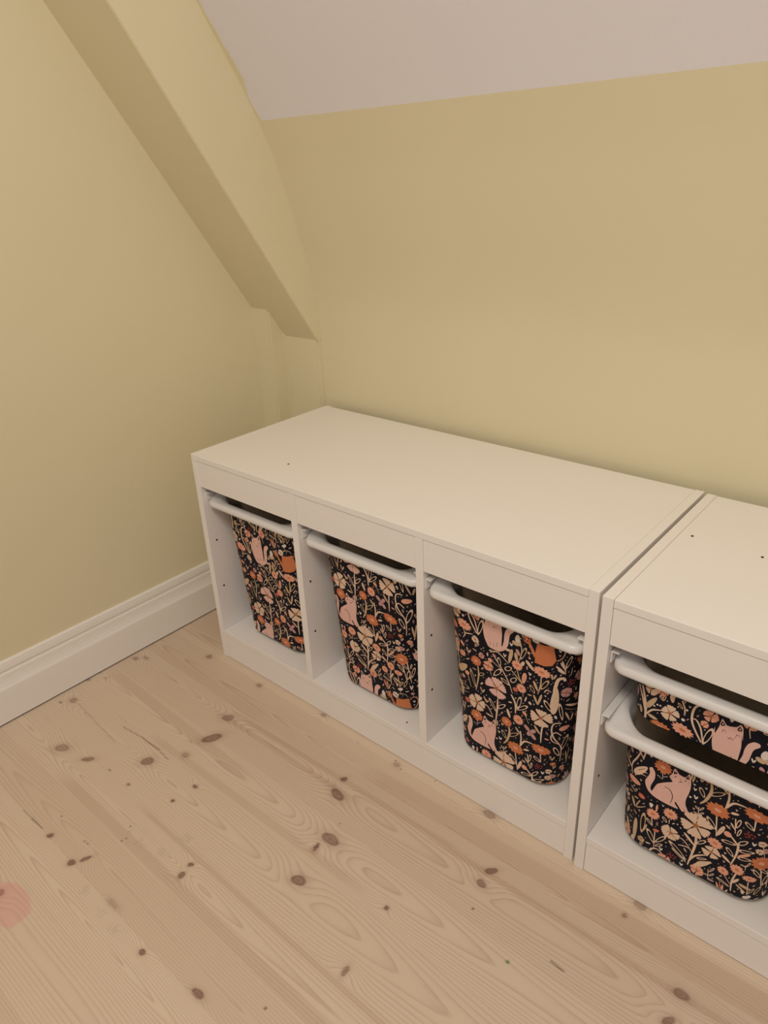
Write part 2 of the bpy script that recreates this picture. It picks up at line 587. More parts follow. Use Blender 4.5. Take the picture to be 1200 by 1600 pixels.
def ring(hw, yf, yb, r, n=10, flat=10):
    """rounded rectangle as points, starting front centre going to +x side; returns list of (x,y)"""
    pts = []
    def arc(cx, cy, a0, a1):
        for k in range(n + 1):
            a = a0 + (a1 - a0) * k / n
            pts.append((cx + r * math.cos(a), cy + r * math.sin(a)))
    p = math.pi
    for k in range(flat):
        pts.append(((hw - r) * k / flat, yf))
    arc(hw - r, yf + r, -p / 2, 0)
    for k in range(1, flat):
        pts.append((hw, yf + r + (yb - yf - 2 * r) * k / flat))
    arc(hw - r, yb - r, 0, p / 2)
    for k in range(1, flat):
        pts.append((hw - r - 2 * (hw - r) * k / flat, yb))
    arc(-hw + r, yb - r, p / 2, p)
    for k in range(1, flat):
        pts.append((-hw, yb - r - (yb - yf - 2 * r) * k / flat))
    arc(-hw + r, yf + r, p, 1.5 * p)
    for k in range(1, flat):
        pts.append((-(hw - r) * (1 - k / flat), yf))
    return pts


def loft(bm, rings, close_first=False, close_last=False):
    R = [[bm.verts.new(p) for p in r] for r in rings]
    n = len(R[0])
    for a, b_ in zip(R[:-1], R[1:]):
        for i in range(n):
            bm.faces.new((a[i], a[(i + 1) % n], b_[(i + 1) % n], b_[i]))
    if close_first: bm.faces.new(R[0][::-1])
    if close_last: bm.faces.new(R[-1])


def sstep(a, b_, x):
    t = min(1, max(0, (x - a) / (b_ - a)))
    return t * t * (3 - 2 * t)


def body_dims(zrel, height):
    """bin body at height zrel below the lip (0 at lip, -height at foot); the taper is the same for every depth of bin"""
    t = -zrel / 0.345
    return (HW_TOP + (HW_BOT - HW_TOP) * t, YF_TOP + (YF_BOT - YF_TOP) * t, YB_TOP + (YB_BOT - YB_TOP) * t)


def body_point(s, zrel, off=0.0):
    """s = signed distance round the front from its centre line; returns (x, y) on the body, off metres outside it"""
    hw, yf, yb = body_dims(zrel, 0)
    r = RC
    sg = 1 if s >= 0 else -1
    a = abs(s)
    f = hw - r
    if a <= f:
        return (s, yf - off)
    if a <= f + r * math.pi / 2:
        th = (a - f) / r
        return (sg * (f + (r + off) * math.sin(th)), yf + r - (r + off) * math.cos(th))
    return (sg * (hw + off), yf + r + (a - f - r * math.pi / 2))


def storage_bin(loc, height, label, rotz=0.0, shift=(0, 0)):
    """root at the front centre of the lip; bin hangs below it"""
    t = thing('storage_bin', label, 'storage bin', loc, rotz, None)
    fil = 0.007
    # tub: outside, foot, inside
    bm = bmesh.new()
    outer = []
    for z, ins in [(0.004, 0), (-height + fil, 0), (-height + fil * .45, .0022), (-height + fil * .12, .006), (-height, .013)]:
        hw, yf, yb = body_dims(z, height)
        outer.append([(x, y, z) for x, y in ring(hw - ins, yf + ins, yb - ins, RC)])
    inner = []
    for z, ins in [(-height + .0025, .016), (-height + fil, .0022), (0.004, .0022)]:
        hw, yf, yb = body_dims(z, height)
        inner.append([(x, y, z) for x, y in ring(hw - ins, yf + ins, yb - ins, RC - .002)])
    loft(bm, outer, close_last=True)
    loft(bm, inner, close_first=True)
    bmesh.ops.recalc_face_normals(bm, faces=bm.faces[:])
    obj('tub', bm, [M_tub], t, True)
    # lip: low rounded handle in front, stepping up to the side ledges
    bm = bmesh.new()
    N = 10
    def up(y):
        return 0.015 * sstep(0.010, 0.050, y)
    sec = []
    out_hw, out_yf, out_yb = 0.1515, 0.0, 0.405
    spec = [  # inset from the outer outline, height, radius, weight of the 'up'
        (0.0026, -0.0040, .022, .6), (0.0004, -0.0025, .023, .7), (0.0, 0.002, .024, .8), (0.0008, 0.0075, .024, 1), (0.0034, 0.0102, .025, 1), (0.008, 0.0112, .029, 1),
        (0.0145, 0.0104, .040, 1), (0.0190, 0.0082, .049, .95), (0.0218, 0.0030, .051, .85), (0.0232, -0.006, .050, .4), (0.0236, -0.014, .049, .1)]
    for ins, z, r, w in spec:
        pts = ring(out_hw - ins, out_yf + ins, out_yb - ins * .8, r, N)
        # side inset a little wider than the front one at the inner edge
        sec.append([(x, y, z + up(y) * w) for x, y in pts])
    under = []
    for ins, z, r, w in [(0.020, -0.006, .049, .5), (0.005, -0.0045, .024, .5)]:
        pts = ring(out_hw - ins, out_yf + ins, out_yb - ins * .8, r, N)
        under.append([(x, y, z + up(y) * w) for x, y in pts])
    loft(bm, sec + under[:0])
    loft(bm, [under[0], under[1], sec[0]])
    bmesh.ops.remove_doubles(bm, verts=bm.verts[:], dist=1e-5)
    bmesh.ops.recalc_face_normals(bm, faces=bm.faces[:])
    obj('rim', bm, M_plastic, t, True)
    # side runners: thin angled ledges that slide along the panels
    for sg in (-1, 1):
        bm = bmesh.new()
        x_in, x_out = 0.1405, 0.1531
        prof = [(x_in, 0.0262), (x_in, 0.0285), (x_out - .001, 0.0285), (x_out, 0.0275), (x_out, 0.0075), (x_out - .0026, 0.0075), (x_out - .0026, 0.0262)]
        prism(bm, [(sg * a, b_) for a, b_ in prof], 1, 0.005, 0.40)
        bmesh.ops.bevel(bm, geom=bm.edges[:], offset=0.0004, segments=1, affect='EDGES')
        obj('runner', bm, M_plastic, t)
    return t


LIP_Z = 0.4365
bins = [
    storage_bin((0.1706, 0.006, LIP_Z), 0.345, 'tall floral cat-print bin in the leftmost bay, beside the left wall'),
    storage_bin((0.4950, 0.006, LIP_Z), 0.345, 'tall cat-print bin in the middle bay, side-on pink cat high on its left'),
    storage_bin((0.8193, 0.000, LIP_Z), 0.345, 'tall cat-print bin in the corner unit, right bay, orange watering can just under its lip'),
    storage_bin((1.1671, 0.000, LIP_Z), 0.090, 'shallow cat-print bin, upper of the two at the right edge'),
    storage_bin((1.1671, -0.009, 0.3225), 0.227, 'medium-depth cat-print bin, lower of the two at the right edge'),
]

# ------------------------------------------------------------------ printed floral cover
# Motifs of the repeat, in millimetres on the unrolled cover: kind+colour, size, coordinates.
# S stem, L leaf, O outlined leaf, F petalled flower, D daisy, T dot, V sprout, B butterfly, R berries, G drawn shape
MOTIFS = """
Gk 0 -74.7 -260.6 -70.5 -257.4 -65.2 -265.7 -64.8 -278.7 -68.2 -291.7 -69.2 -300.5 -66.5 -305.9 -60.1 -286.2 -48.1 -274.7 -38.7 -267.3 -41.6 -263.2 -44 -258.8 -40.6 -250.9 -39.3 -241.8 -37.1 -238.8 -32 -245.2 -28.8 -247 -21.7 -246.6 -17.7 -237.9 -15.5 -238.4 -12.6 -254.1 -12.4 -265.6 -13.7 -276.9 -15.9 -288.9 -15.3 -300.5 -9.7 -313.1 -13.5 -315.1 -19 -308.5 -15 -315.1 -18.9 -317.1 -25.3 -309.5 -30.1 -303.8 -30.1 -309.1 -24.6 -315.8 -30 -317.3 -43.3 -317.7 -56.9 -316.4 -64.9 -313.8 -72.4 -308 -77.3 -297.9 -78.3 -289.1 -74.5 -277.9 -73 -269.6
Sb 1.3 -49 -284 -40.3 -286 -35.2 -297.2 -37.1 -313.3
Sb 1.9 -37.2 -244.3 -38.1 -249.2 -34.7 -246.5 -37.2 -244.3
Sb 1.8 -17.9 -242.3 -20 -248 -16.6 -246.5 -17.9 -242.3
Tb 1.3 -35.6 -254.3
Tb 1.2 -20.9 -253.8
Sb 0.8 -30.7 -261.9 -28.3 -261.6 -27.4 -258.7 -25.8 -260.1 -23.5 -257.6
Tr 1.3 -28.1 -256
Sb 0.7 -42.2 -257.6 -38.6 -257.3
Sb 0.7 -41.8 -261.5 -38.2 -260.2
Sb 0.7 -18.1 -256 -13.9 -254.2
Sb 0.7 -17.7 -259.3 -13.7 -258.7
Sc 2.7 -89.2 -233.6 -96.2 -255.3 -105.4 -277.6 -103 -297.4
Sc 6.4 -128.5 -274 -106.3 -284.2
Lm 6.1 -111.1 -245.4 -106.4 -254.2
Lc 11.8 -99.1 -291.2 -77.7 -262
Sb 1 -91.4 -277.4 -80.5 -267.1
Sc 1.6 -97.2 -294.9 -88.3 -284 -77 -281.5
Sc 1.5 -90.8 -282.9 -80.7 -275.2 -76.4 -274.9
Lp 12.4 -109.6 -305.7 -84.9 -305.8
Sg 1.8 -103.4 -323.2 -93.7 -327.3
Og 4.1 -101.6 -324.1 -95.2 -326
Og 3.5 -89.4 -318.9 -94.1 -329.1
Lr 9.3 -86.3 -325.9 -75.1 -330.1
Sg 2.2 -82.6 -339.5 -87.8 -358.2 -72.5 -345.5
Lg 5.1 -97.8 -343 -90.1 -361
Lw 5.9 -67.6 -335.1 -60.8 -334.4
Lw 5 -65 -331.8 -64 -341.7
Lp 3.6 -55.1 -328.9 -55.3 -345
Sw 1.3 -62.1 -267.7 -54.1 -271.6
Sw 1.3 -54.7 -257.6 -53.2 -271
Sw 1.3 -46.8 -261.5 -52.8 -266.7
Do 14 -54.9 -247.3 1
Lg 3.2 -9.2 -235.3 -11.2 -249.8
Vw 4.1 -5.9 -261.1
Vw 5.4 -3 -276
Vc 4 0.9 -238.6
Tw 1.9 -10.6 -280.4
Vw 2.9 -7.8 -252.6
Sg 4.4 14.6 -237 16 -251.1 11.4 -271 4.2 -283.9
Og 6.9 0 -251.9 8.5 -269.2
Og 7.6 14.9 -258.3 35.1 -241.7
Sc 3.1 38.5 -233.1 40.4 -251.8 37.8 -274.1
Sc 3.6 39.4 -267.8 48.1 -252.7 65 -249.9
Do 18.2 29.2 -280.3 0.77
Do 19 79 -256.7 0.6
Sc 1.7 3.6 -292.3 4.9 -316.2
Oc 2.9 -1.8 -292.7 4.7 -298.1
Oc 2.9 10.5 -288.1 5.2 -298.2
Oc 3 -2.8 -306.2 4.1 -307.1
Oc 2.9 11.9 -298.7 5 -306.4
Dp 11.4 -59.8 -353.2 1
Dp 11.9 -33.7 -334.7 1
Sc 2.3 -60.6 -364.6 -57.9 -380.4
Oc 5.1 -68.6 -368.2 -59.1 -379
Sc 2 -34.2 -347 -34 -356.7
Oc 5.4 -44.7 -347.8 -37.3 -356.9
Og 8.3 -73.1 -359.6 -73.4 -407.6
Lg 3.7 -66.7 -382.7 -71.8 -402.7
Lg 7.7 -85.2 -382.5 -85.5 -434.8
Lg 8 -106.4 -400.4 -96.2 -431.1
Lg 5.8 -103.2 -372.5 -107.7 -391.2
Lg 19.7 -125.5 -376.8 -115.1 -386.4
Oc 8.4 -65.3 -390.3 -51.1 -416.6
Sc 2.3 -52.9 -389.6 -51.1 -425.6
Oc 6.4 -35 -387.4 -50.5 -412.6
Oc 5.1 -38.5 -409.1 -49.6 -420.8
Lr 6.9 -56.1 -387.7 -46.7 -383.4
Fc 28.1 4.2 -332.1 50 5
Fc 16.6 -28.8 -374 70 5
Sc 3.9 6.6 -350.9 8.4 -371.9 2.7 -423.3
Lc 4.8 -10.5 -358 8 -375.7
Oc 6 21.9 -352.9 9.8 -368.5
Sc 1.8 -20.6 -373.4 -7.9 -376.3 5.3 -391.5
Sc 2 -15.6 -391 -4.7 -386.6 3.9 -387.5
Oc 7.7 -30.4 -391.9 -0.1 -415.7
Oc 4.1 -24.6 -404.8 0.4 -420.2
Sc 3.1 3.4 -413.4 11.4 -395.2 28.2 -380.1
Oc 4.4 13.8 -399 28.3 -390
Lc 8.1 10 -421.1 34.8 -390.9
Rd 10.1 -23.4 -423.5
Oc 7 16.4 -301.5 32.3 -320.9
Sc 3 29 -290.9 34 -333.1
Lc 6.1 42.3 -305.3 34.5 -330.7
Sc 2.4 53.9 -280.4 57.4 -309.1
Lc 2.8 48.9 -291.9 56.4 -302.5
Oc 5.5 60.6 -278 57.3 -297.3
Oc 4.4 63.8 -295.8 60.4 -312.6
Lc 2.8 43.3 -300.8 50.4 -305.5
Oc 6.6 66.4 -277 79.4 -286.6
Sc 2.9 79 -266.8 79.8 -287.3
Rd 9.8 75.2 -299.3
Lc 4.8 46.2 -273.7 57.3 -269.6
Tp 5.7 48.3 -317.4
Sc 3.4 52.7 -318 61.7 -327 65.1 -332.4 64.6 -351.9 60.4 -376.2
Oc 6.6 41.3 -335 62.3 -330.6
Oc 6.9 64.4 -327.6 75.9 -312.7
Oc 6.6 50.1 -343.9 62 -357.3
Oc 6.5 66.1 -339.2 87.6 -330.1
Lp 4.8 82.5 -337 67.1 -351.2
Oc 6.6 66.7 -354.3 85.4 -347.7
Lc 5 46.2 -363.5 59.9 -372.9
Dp 12.2 34.3 -348.1 0.83
Fc 15.4 32.3 -370.3 30 4
Fc 6.1 94.1 -308.4 0 5
Fc 6.1 92.8 -325.2 0 5
Fm 6 102 -321.6 0 5
Sc 1.6 95.7 -313.3 101.7 -339.7
Do 15.6 99.2 -350 1
Sc 2.9 100.2 -361.3 107.2 -405.9
Oc 5.9 90 -365.3 103.1 -383.6
Oc 7.2 113.7 -377.3 108.4 -402.2
Dp 10.8 70.4 -379 1
Dp 9 52.6 -396 1
Sc 2.7 70.6 -385.9 67 -408.9 68.3 -430.4
Oc 4.8 45.6 -416.4 65.4 -422.5
Sc 1.9 54.5 -402.4 65.4 -416.1
Lc 4.2 75.5 -396.2 67.4 -412
Dp 10.7 88.6 -388.8 0.64
Sc 2.1 88 -396.3 90.1 -426.8
Lg 3.4 72.8 -409.2 87.7 -422.2
Og 4.6 98.3 -409.4 90.5 -424.2
Sc 1.7 32.7 -409.3 34.8 -431.5
Oc 3.1 28.1 -422.6 34.1 -423.3
Oc 3 41 -400.1 34.7 -414
Oc 3 41.8 -412.6 35.2 -423
Sc 1.6 79.7 -362.2 80.5 -372.9
Oc 2.9 73 -364.3 80.2 -365.3
Oc 2.9 85.2 -352.8 80.8 -364.9
Fg 6.4 -73.1 -421.7 0 5
Vw 5.1 -40 -420.6
Vw 5.1 83.8 -313.2
Vc 3.3 -40.5 -421
Tw 1.3 -21.6 -348.8
Tw 1.3 -16.3 -353.2
Tw 1.3 -27.6 -338
Tw 1.6 -6.1 -421.8
Vg 3.5 20.7 -416.5
Og 3.1 14.5 -418.8 23.3 -429
Sb 0.7 -28.4 -21.3 -27.4 -15.9 -24.7 -16.7 -23.4 -19.9
Sb 0.7 -10.4 -21.3 -9.8 -15.5 -7.1 -15.4 -5.3 -18.8
Sb 0.7 -20.4 -25.7 -18.4 -28.1 -16.8 -24.4 -14.2 -27.2 -11.8 -23.6
Lr 2.4 -18.9 -21.2 -16 -20.7
Sb 1.9 -30.2 -2.2 -31 -9.2 -27.1 -6.4 -30.2 -2.2
Sb 1.9 -7.4 0.5 -9.3 -6.3 -5 -4.9 -7.4 0.5
Sc 5.4 -150.3 -3.5 -139.8 -33.3 -138.5 -65
Lg 8.2 -138.2 -37.8 -122.3 -8.1
Sc 2.8 -136.8 -50.3 -126.6 -34.5 -112.4 -27.6
Fc 16.3 -101.1 -27 15 5
Lg 6.1 -133.8 -47.9 -117.4 -48.1
Oc 4.2 -118.9 -1.6 -112.6 -9
Oc 4.2 -110.6 2.7 -113 -9.3
Lc 6.7 -101.8 8.9 -99.6 -5.7
Sg 2.8 -87 4.7 -81.7 -7.5 -81 -20.1
Og 4.6 -92.1 -1 -84.6 -9.8
Og 3.5 -82.1 10.4 -84.8 -0.2
Sc 3.3 -52.8 -56 -66.4 -32.8 -70.7 -16.7 -68.6 2 -59.8 10.5 -50.1 6.9
Sc 2.6 -50.7 -54.7 -56.4 -31.6 -63.6 -19.4 -69.7 -19.2
Oc 8.4 -40.7 -21.5 -50.6 -58.4
Fp 12.3 -46 -2.2 25 5
Fp 6.5 -52.4 -20.1 0 5
Do 16.8 -112.5 -59.4 0.59
Dp 17.8 -80.6 -47.9 0.64
Sc 2.1 -80.3 -59.8 -78.2 -68.1 -82.9 -77.4
Sc 2.1 -79.6 -65.8 -70.6 -63.5 -61.6 -61.3
Lm 13.8 -163.9 -18.2 -174.6 -44
Lg 8.8 -152.2 -43.9 -147.8 -56.5
Lg 10.3 -164.3 -68.3 -167 -91.2
Fp 12.1 4.7 11.3 0 5
Sc 1.9 4.1 2.2 7.3 -12.2
Tw 2.8 -81.8 -28.6
Tw 1.8 -78.6 -8.3
Tw 1.7 -124.9 -25.5
Tw 1.6 -120.4 -20.5
Tw 1.6 -116.1 -20.2
Vw 4.8 -19.3 5.8
Fc 11.5 -133.4 1.7 10 5
Fp 10.4 -116.4 7.9 0 5
Sc 4.7 -161 -9.4 -147.2 -26.5 -136.1 -56.3
Vw 5.3 17.1 -48.3
Lg 8.1 18.9 -39.6 31.1 -45.5
Lc 5.4 4.9 -63.9 17.2 -62.1
Fk 25.9 -11.8 -159.7 20 5
Do 11.7 -55.2 -117.8 1
So 2.9 -51.5 -126.7 -50 -150.4 -56.1 -186.9
Og 5.9 -68.3 -140.3 -56 -181.2
Og 6.9 -49.2 -147.3 -37.8 -138.9
Fp 10.8 -29 -117.2 40 4
Sc 1.8 -25.3 -124.7 -22.9 -135.5
Fm 6.7 -43.8 -100.4 10 5
Lg 14.9 -99.9 -160.2 -74.7 -136.6
Sg 4.2 -104.3 -83.1 -95.5 -93.3 -101.1 -124.6 -97.3 -138.5 -103.3 -160
Lp 6.1 -89.4 -86.8 -80.6 -96.4
Fp 7.2 -85.7 -114.2 0 4
Fp 27.9 -120 -102.4 0 4
Fg 9.3 -102.3 -111.7 30 5
Sg 13.3 -115 -186.1 -92.5 -191.9 -89.9 -216.2
Og 9.6 -92.5 -191.9 -70.5 -190.1
Lg 12 -115 -192.5 -97.7 -190.2
Lg 9.8 -115 -211.9 -94.8 -214.2
Tm 4.8 -84.9 -167.7
Tp 5 -75.2 -154.8
So 2.2 -73.9 -158.2 -66.4 -183.8
Lw 9.4 28.2 -39.2 30.2 -22.4
Sg 2.3 32.5 -28.7 37.4 -48.6 36.6 -61.4 31.3 -81.6
Lg 6.7 25.2 -61.7 29 -80.1
Lm 6.6 27.3 -53.2 33.3 -65.5
Og 7 46.2 -42.1 35.7 -71.9
Dp 11.1 29.1 -87.7 1
So 2.2 29.3 -97.9 34.2 -113.5 40.2 -122.2
Lc 6.2 42.5 -73.6 36 -86.9
Sg 2.2 17.8 -103.5 29.6 -113.3 39.1 -122.8
Lp 8.6 45.3 -96.4 41.3 -121.7
Dp 10.3 38.1 -133.8 1
Tr 5 26.6 -142.4
So 2.2 41.8 -139.8 42 -151.7
Do 8.7 46.9 -24.7 1
Go 0 48.1 -29.5 52.5 -26.6 63.6 -46.3 61.7 -56.5
Go 0 66.5 -22.7 80.4 -21.2 94.1 -17.3 99.7 -47.3 93.5 -59.7 79.9 -64.9 62.4 -65.4 63.4 -41.5
So 1.8 68 -22 71.5 -12.5 79.9 -7.6 88 -7.9 93 -14.2
Sp 2.1 100.7 -48.4 108 -42.8 112.3 -34.2 113.7 -22 105 -13.7 95.2 -23.7
Sb 1.1 68.7 -24.1 80.4 -21.6 93.1 -18.3
Tb 1.4 42.5 -25.5
Tb 1.4 48.1 -26.6
Tb 1.4 50.1 -21.3
Dp 17.3 76.1 -79.9 0.64
Lc 6.6 45.8 -68.3 61.9 -84.4
Sg 2.6 75.4 -90.3 74.9 -108.3 70.1 -130.2
Og 7.2 55 -117.3 64.5 -131.9
Lg 5.7 61.4 -105 69.9 -123.8
Og 7.5 88.8 -92.5 75.2 -117.2
Vw 4.8 54.3 -94.5
Lg 3.5 93.1 -77.3 94.5 -89.7
Lg 3.5 100.7 -77.3 96.3 -88.1
Tp 2.8 50.9 -51
Lp 3.7 50.1 -61.3 55.6 -61.1
Sg 2.3 124.4 -38.4 116.2 -57.1 115.2 -77.4
Oc 6.5 125.5 -38.7 115.6 -64.6
Lc 4.3 99.2 -58.6 115 -74.8
Lc 3 102.2 -66.5 114.1 -76
Lc 3 109 -46.6 114.8 -69.6
Lc 2.6 106.4 -50.4 112.6 -64.3
Sg 1.5 127.1 -64.7 125.6 -77.2 121.6 -82.5
Fm 16.9 149 -87.6 20 5
Rd 10.6 126.9 -97.4
Sc 6 115.8 -91.8 112.5 -85.4 104 -88.5 99.8 -105.7 98.4 -121 101.5 -158.9
Lc 13.9 97.9 -167.3 101.7 -105.5
Sc 2.1 81.7 -120.8 86.5 -113.8 93.4 -117.1
Fm 12.1 119.2 -117.7 0 5
Sc 1.4 127.2 -31.7 136.5 -32.4 148.3 -35.9
Sc 1.4 129.8 -37.5 138.6 -41.5 149.8 -45.8
Vw 4.2 105.5 -27
Og 3.5 118.7 -26.1 121.1 -35.2
Oc 4 -27.7 -81.1 -15.6 -79.4
Sc 2.3 -25.3 -83.9 -13.2 -77.5 -3.7 -80.3 11.8 -92.2
Lg 7.2 18.9 -57.6 12.9 -90.4
Vc 5.4 4.5 -77.7
Sc 2.3 -19.2 -87.6 -8.4 -100.6 1.3 -114.2 13.5 -134.6 20.9 -154.8
Lm 5 -20.4 -85.5 -13.2 -89.9
Tp 4.8 -25.3 -102.2
Sc 1.8 -21.6 -101.7 -2.3 -112.1
Oc 7.4 -8.4 -87.7 -4.7 -106.7
Oc 9 4.8 -108.6 18.9 -97.8
Oc 9 -2.3 -112.1 -18 -133.1
Oc 9 17 -130.1 28.5 -116.4
Oc 6.6 -3.4 -131.1 14.7 -139.3
Gk 0 -38.7 -16.4 -39.6 -40.5 -36.8 -57 -28.9 -72.7 -16.8 -74.8 -6.1 -74.2 5.1 -65.5 11.3 -51.8 13.3 -34.8 15.5 -27.7 21.6 -20.1 20.1 -15.2 13.1 -15.3 6.3 -23.1 3.4 -34.2 2.6 -47 -0.3 -59.6 -2.2 -59.2 -1.2 -33.8 -3.7 -11.5 -1.1 -21.7 -3.1 -0.6 -7.2 4.4 -12.2 -2.3 -23.9 -6.1 -31.1 2.6 -33.5 -13.7 -37.4 -28.1
Sb 1 -25.2 -60.8 -24.8 -69.5
Sb 1 -18.5 -59.5 -17.6 -69.3
Sb 1 -10.9 -56.9 -11.8 -67.4
Sc 3.4 -9.2 -184 -10.3 -209.8 -14 -246.2
Oc 5.9 -28 -189.8 -11.6 -216.1
Oc 7.9 -9.1 -204.9 7.3 -188.3
Sc 2.2 -43.4 -210.8 -30.6 -212.4 -19.1 -231.8
Lc 3.3 -34.5 -230.3 -19.1 -233.2
Lg 3.2 -39.4 -191.7 -32.6 -204.9
Vg 5.4 -31.8 -200.3
Fc 21.4 -53.8 -215 80 5
Tr 6 -76.1 -220.3
Sc 3.7 -82.6 -230.7 -85.8 -251.1
Sc 4.6 -98.5 -231.7 -85.6 -247.9
Tw 1.8 -74.4 -236.8
Tw 1.7 -68.6 -231.7
Lc 5.7 10.6 -195.5 16.9 -214.3
Sc 3.8 18.5 -158.3 27.2 -175.4 27.6 -197.2
Oc 8 37.9 -153.4 30.9 -184.3
Oc 7.4 52.2 -167.2 30.5 -187.2
Lc 3 48.9 -147.5 45.7 -160.4
Lg 4.8 62.3 -135.2 70.9 -154.3
Lg 4.2 77.7 -127.2 70.9 -154.3
Lw 4.9 53.7 -155.6 58.5 -161
Tw 1.9 78.5 -153.2
Lp 7.1 42.3 -183.5 50.5 -191.2
So 2 47.7 -191.4 55.1 -206.5
Do 11.6 9.7 -226.9 1
Dp 11.3 33.8 -209 1
Lg 4.2 28.1 -229.1 38 -241.8
Fc 23.4 77.2 -180.7 5 4
Sc 2.8 81.6 -189.8 79.2 -215.8 78.7 -239.2
Lg 4.5 65.5 -202.7 77.2 -219.4
Oc 7.8 82.1 -137.1 95.1 -161.2
Oc 6.5 107.8 -140.9 114.9 -182.9
Lc 3.6 119.5 -163.9 129.8 -187.9
Lc 4.5 137.3 -172.8 132.7 -188.8
Lc 5 118.5 -145.6 156 -162.2
Sc 1.3 119 -155.4 151.3 -172.9
Lw 4.2 100.9 -169.4 104.2 -177.8
Bm 15.8 57.9 -224.4
Sc 2.8 113 -188.9 100.6 -188.9 96.4 -203.2 100.7 -223.1 114.8 -249.5 114.3 -286
Sc 2.3 114.4 -219.6 104.3 -210.3 96.4 -217.4 97.9 -230.3 110.9 -240.7
Lp 11.4 109.3 -203.9 131 -201.5
To 2.4 119.2 -200.9
Oc 9.7 129 -221.9 115.2 -257.2
Oc 8 101.5 -246.5 112.3 -270.4
Sg 4.4 135.7 -261.6 129.1 -297.7
Lg 3.7 126.1 -264.2 130.6 -295.6
So 2.4 22.8 43 4.9 32 0.1 13.4
Oc 3.9 21.2 6.3 30.8 6.5
Lg 5.6 63.4 30.3 81.4 21.7
Og 5.7 94 31.4 86.3 11.5
Sc 2.4 97.5 82 99.5 60.6 103.3 25.8
Oc 5.4 85.2 74.4 99.6 61.7
Oc 6.4 112.5 66.6 104.2 38.7
Oc 4 106.6 76 103.5 62.9
Lc 2.8 94.9 49.3 102.2 34.8
Ow 3.1 75 70.3 77.8 67
Lp 2.9 33.9 9.3 41.6 -10.2
Lp 3.1 43.5 10.6 43.8 -12.6
Lc 2.4 51.2 5.3 45.8 -11.5
Lo 1.9 37.8 13.6 44.1 -8.9
Lw 6.7 73.1 5.4 77.9 0.8
Lw 6.4 82.3 8.8 77.2 0.6
Sc 1.5 77.2 0.6 78.2 -8.5
Fw 8.6 64.6 -16.9 20 4
Lc 4.6 69.7 18.2 71.7 9.4
Lc 2.9 99.4 18.9 102 5.8
Lc 2.9 105.5 18.6 102 5.8
Lm 6.2 99.6 -4.9 108 -4.5
Sm 1.5 104.7 -7.6 104.8 -14.9
Tw 1.5 38.2 -21.4
Tw 1.5 43.1 -20
Tw 1.4 49.5 -15.5
Tw 1.2 35.3 -27.7
Lg 7.4 27.6 -32.1 34.9 -45.1
Tw 1.9 80.5 62.4
Tw 1.6 111.4 32.3
Gk 0 113.5 116.2 115.6 108.1 112.7 102.9 109.5 106.6 111.5 98.6 113.6 89.3 119.4 82.3 125.9 81.4 129 100.8 125.7 111.1 121.8 107.8 116.8 112.3
Sb 1.2 115 111.5 116.1 106.9
Tb 1.4 116.9 101.1
Dp 7.8 -170.4 40.3 0.8
Sg 1.4 -170.4 35.1 -171.1 23.4
Oc 4.5 -162.6 33.8 -171.1 24.7
Dp 7.8 -160 15.3 0.8
Sg 1.4 -160 10.1 -160.1 -1.6
Oc 4.5 -152.2 8.8 -160.1 -0.3
Fp 7.8 152.5 58.4 55 5
Sg 1.4 152.5 53.2 152.4 41.5
Oc 4.5 160.3 51.9 152.4 42.8
Fp 7.8 -165 -202.9 69 5
Sg 1.4 -165 -208.1 -164.5 -219.8
Oc 4.5 -157.2 -209.4 -164.5 -218.5
Fp 7.8 -167.2 -298.4 40 5
Sg 1.4 -167.2 -303.6 -167.8 -315.3
Oc 4.5 -159.4 -304.9 -167.8 -314
Dm 7.8 165 -26.7 0.8
Sg 1.4 165 -31.9 164.3 -43.6
Oc 4.5 172.8 -33.2 164.3 -42.3
Dp 7.8 -139.4 -184.4 0.8
Sg 1.4 -139.4 -189.6 -139.5 -201.3
Oc 4.5 -131.6 -190.9 -139.5 -200
Fm 7.8 -120.4 -322.8 28 5
Sg 1.4 -120.4 -328 -119.2 -339.7
Oc 4.5 -112.6 -329.3 -119.2 -338.4
Dm 7.8 -163.7 -125.7 0.8
Sg 1.4 -163.7 -130.9 -162.6 -142.6
Oc 4.5 -155.9 -132.2 -162.6 -141.3
Dm 7.8 -133 -218.2 0.8
Sg 1.4 -133 -223.4 -132 -235.1
Oc 4.5 -125.2 -224.7 -132 -233.8
Do 7.8 147.6 26.6 0.8
Sg 1.4 147.6 21.4 147.6 9.7
Oc 4.5 155.4 20.1 147.6 11
Fp 7.8 -149.9 -156.6 42 5
Sg 1.4 -149.9 -161.8 -150.2 -173.5
Oc 4.5 -142.1 -163.1 -150.2 -172.2
Dc 7.8 -165.3 108.1 0.8
Sg 1.4 -165.3 102.9 -164.6 91.2
Oc 4.5 -157.5 101.6 -164.6 92.5
Dp 7.8 151.8 -250.8 0.8
Sg 1.4 151.8 -256 151.6 -267.7
Oc 4.5 159.6 -257.3 151.6 -266.4
Fm 7.8 -123.7 -151.1 32 5
Sg 1.4 -123.7 -156.3 -124.5 -168
Oc 4.5 -115.9 -157.6 -124.5 -166.7
Do 7.8 -164.4 -241.7 0.8
Sg 1.4 -164.4 -246.9 -163.8 -258.6
Oc 4.5 -156.6 -248.2 -163.8 -257.3
Dp 7.8 150.4 -183.9 0.8
Sg 1.4 150.4 -189.1 149.4 -200.8
Oc 4.5 158.2 -190.4 149.4 -199.5
Dp 7.8 174.2 -235.4 0.8
Sg 1.4 174.2 -240.6 174.1 -252.3
Oc 4.5 182 -241.9 174.1 -251
Fp 7.8 139.8 -11 51 5
Sg 1.4 139.8 -16.2 139.7 -27.9
Oc 4.5 147.6 -17.5 139.7 -26.6
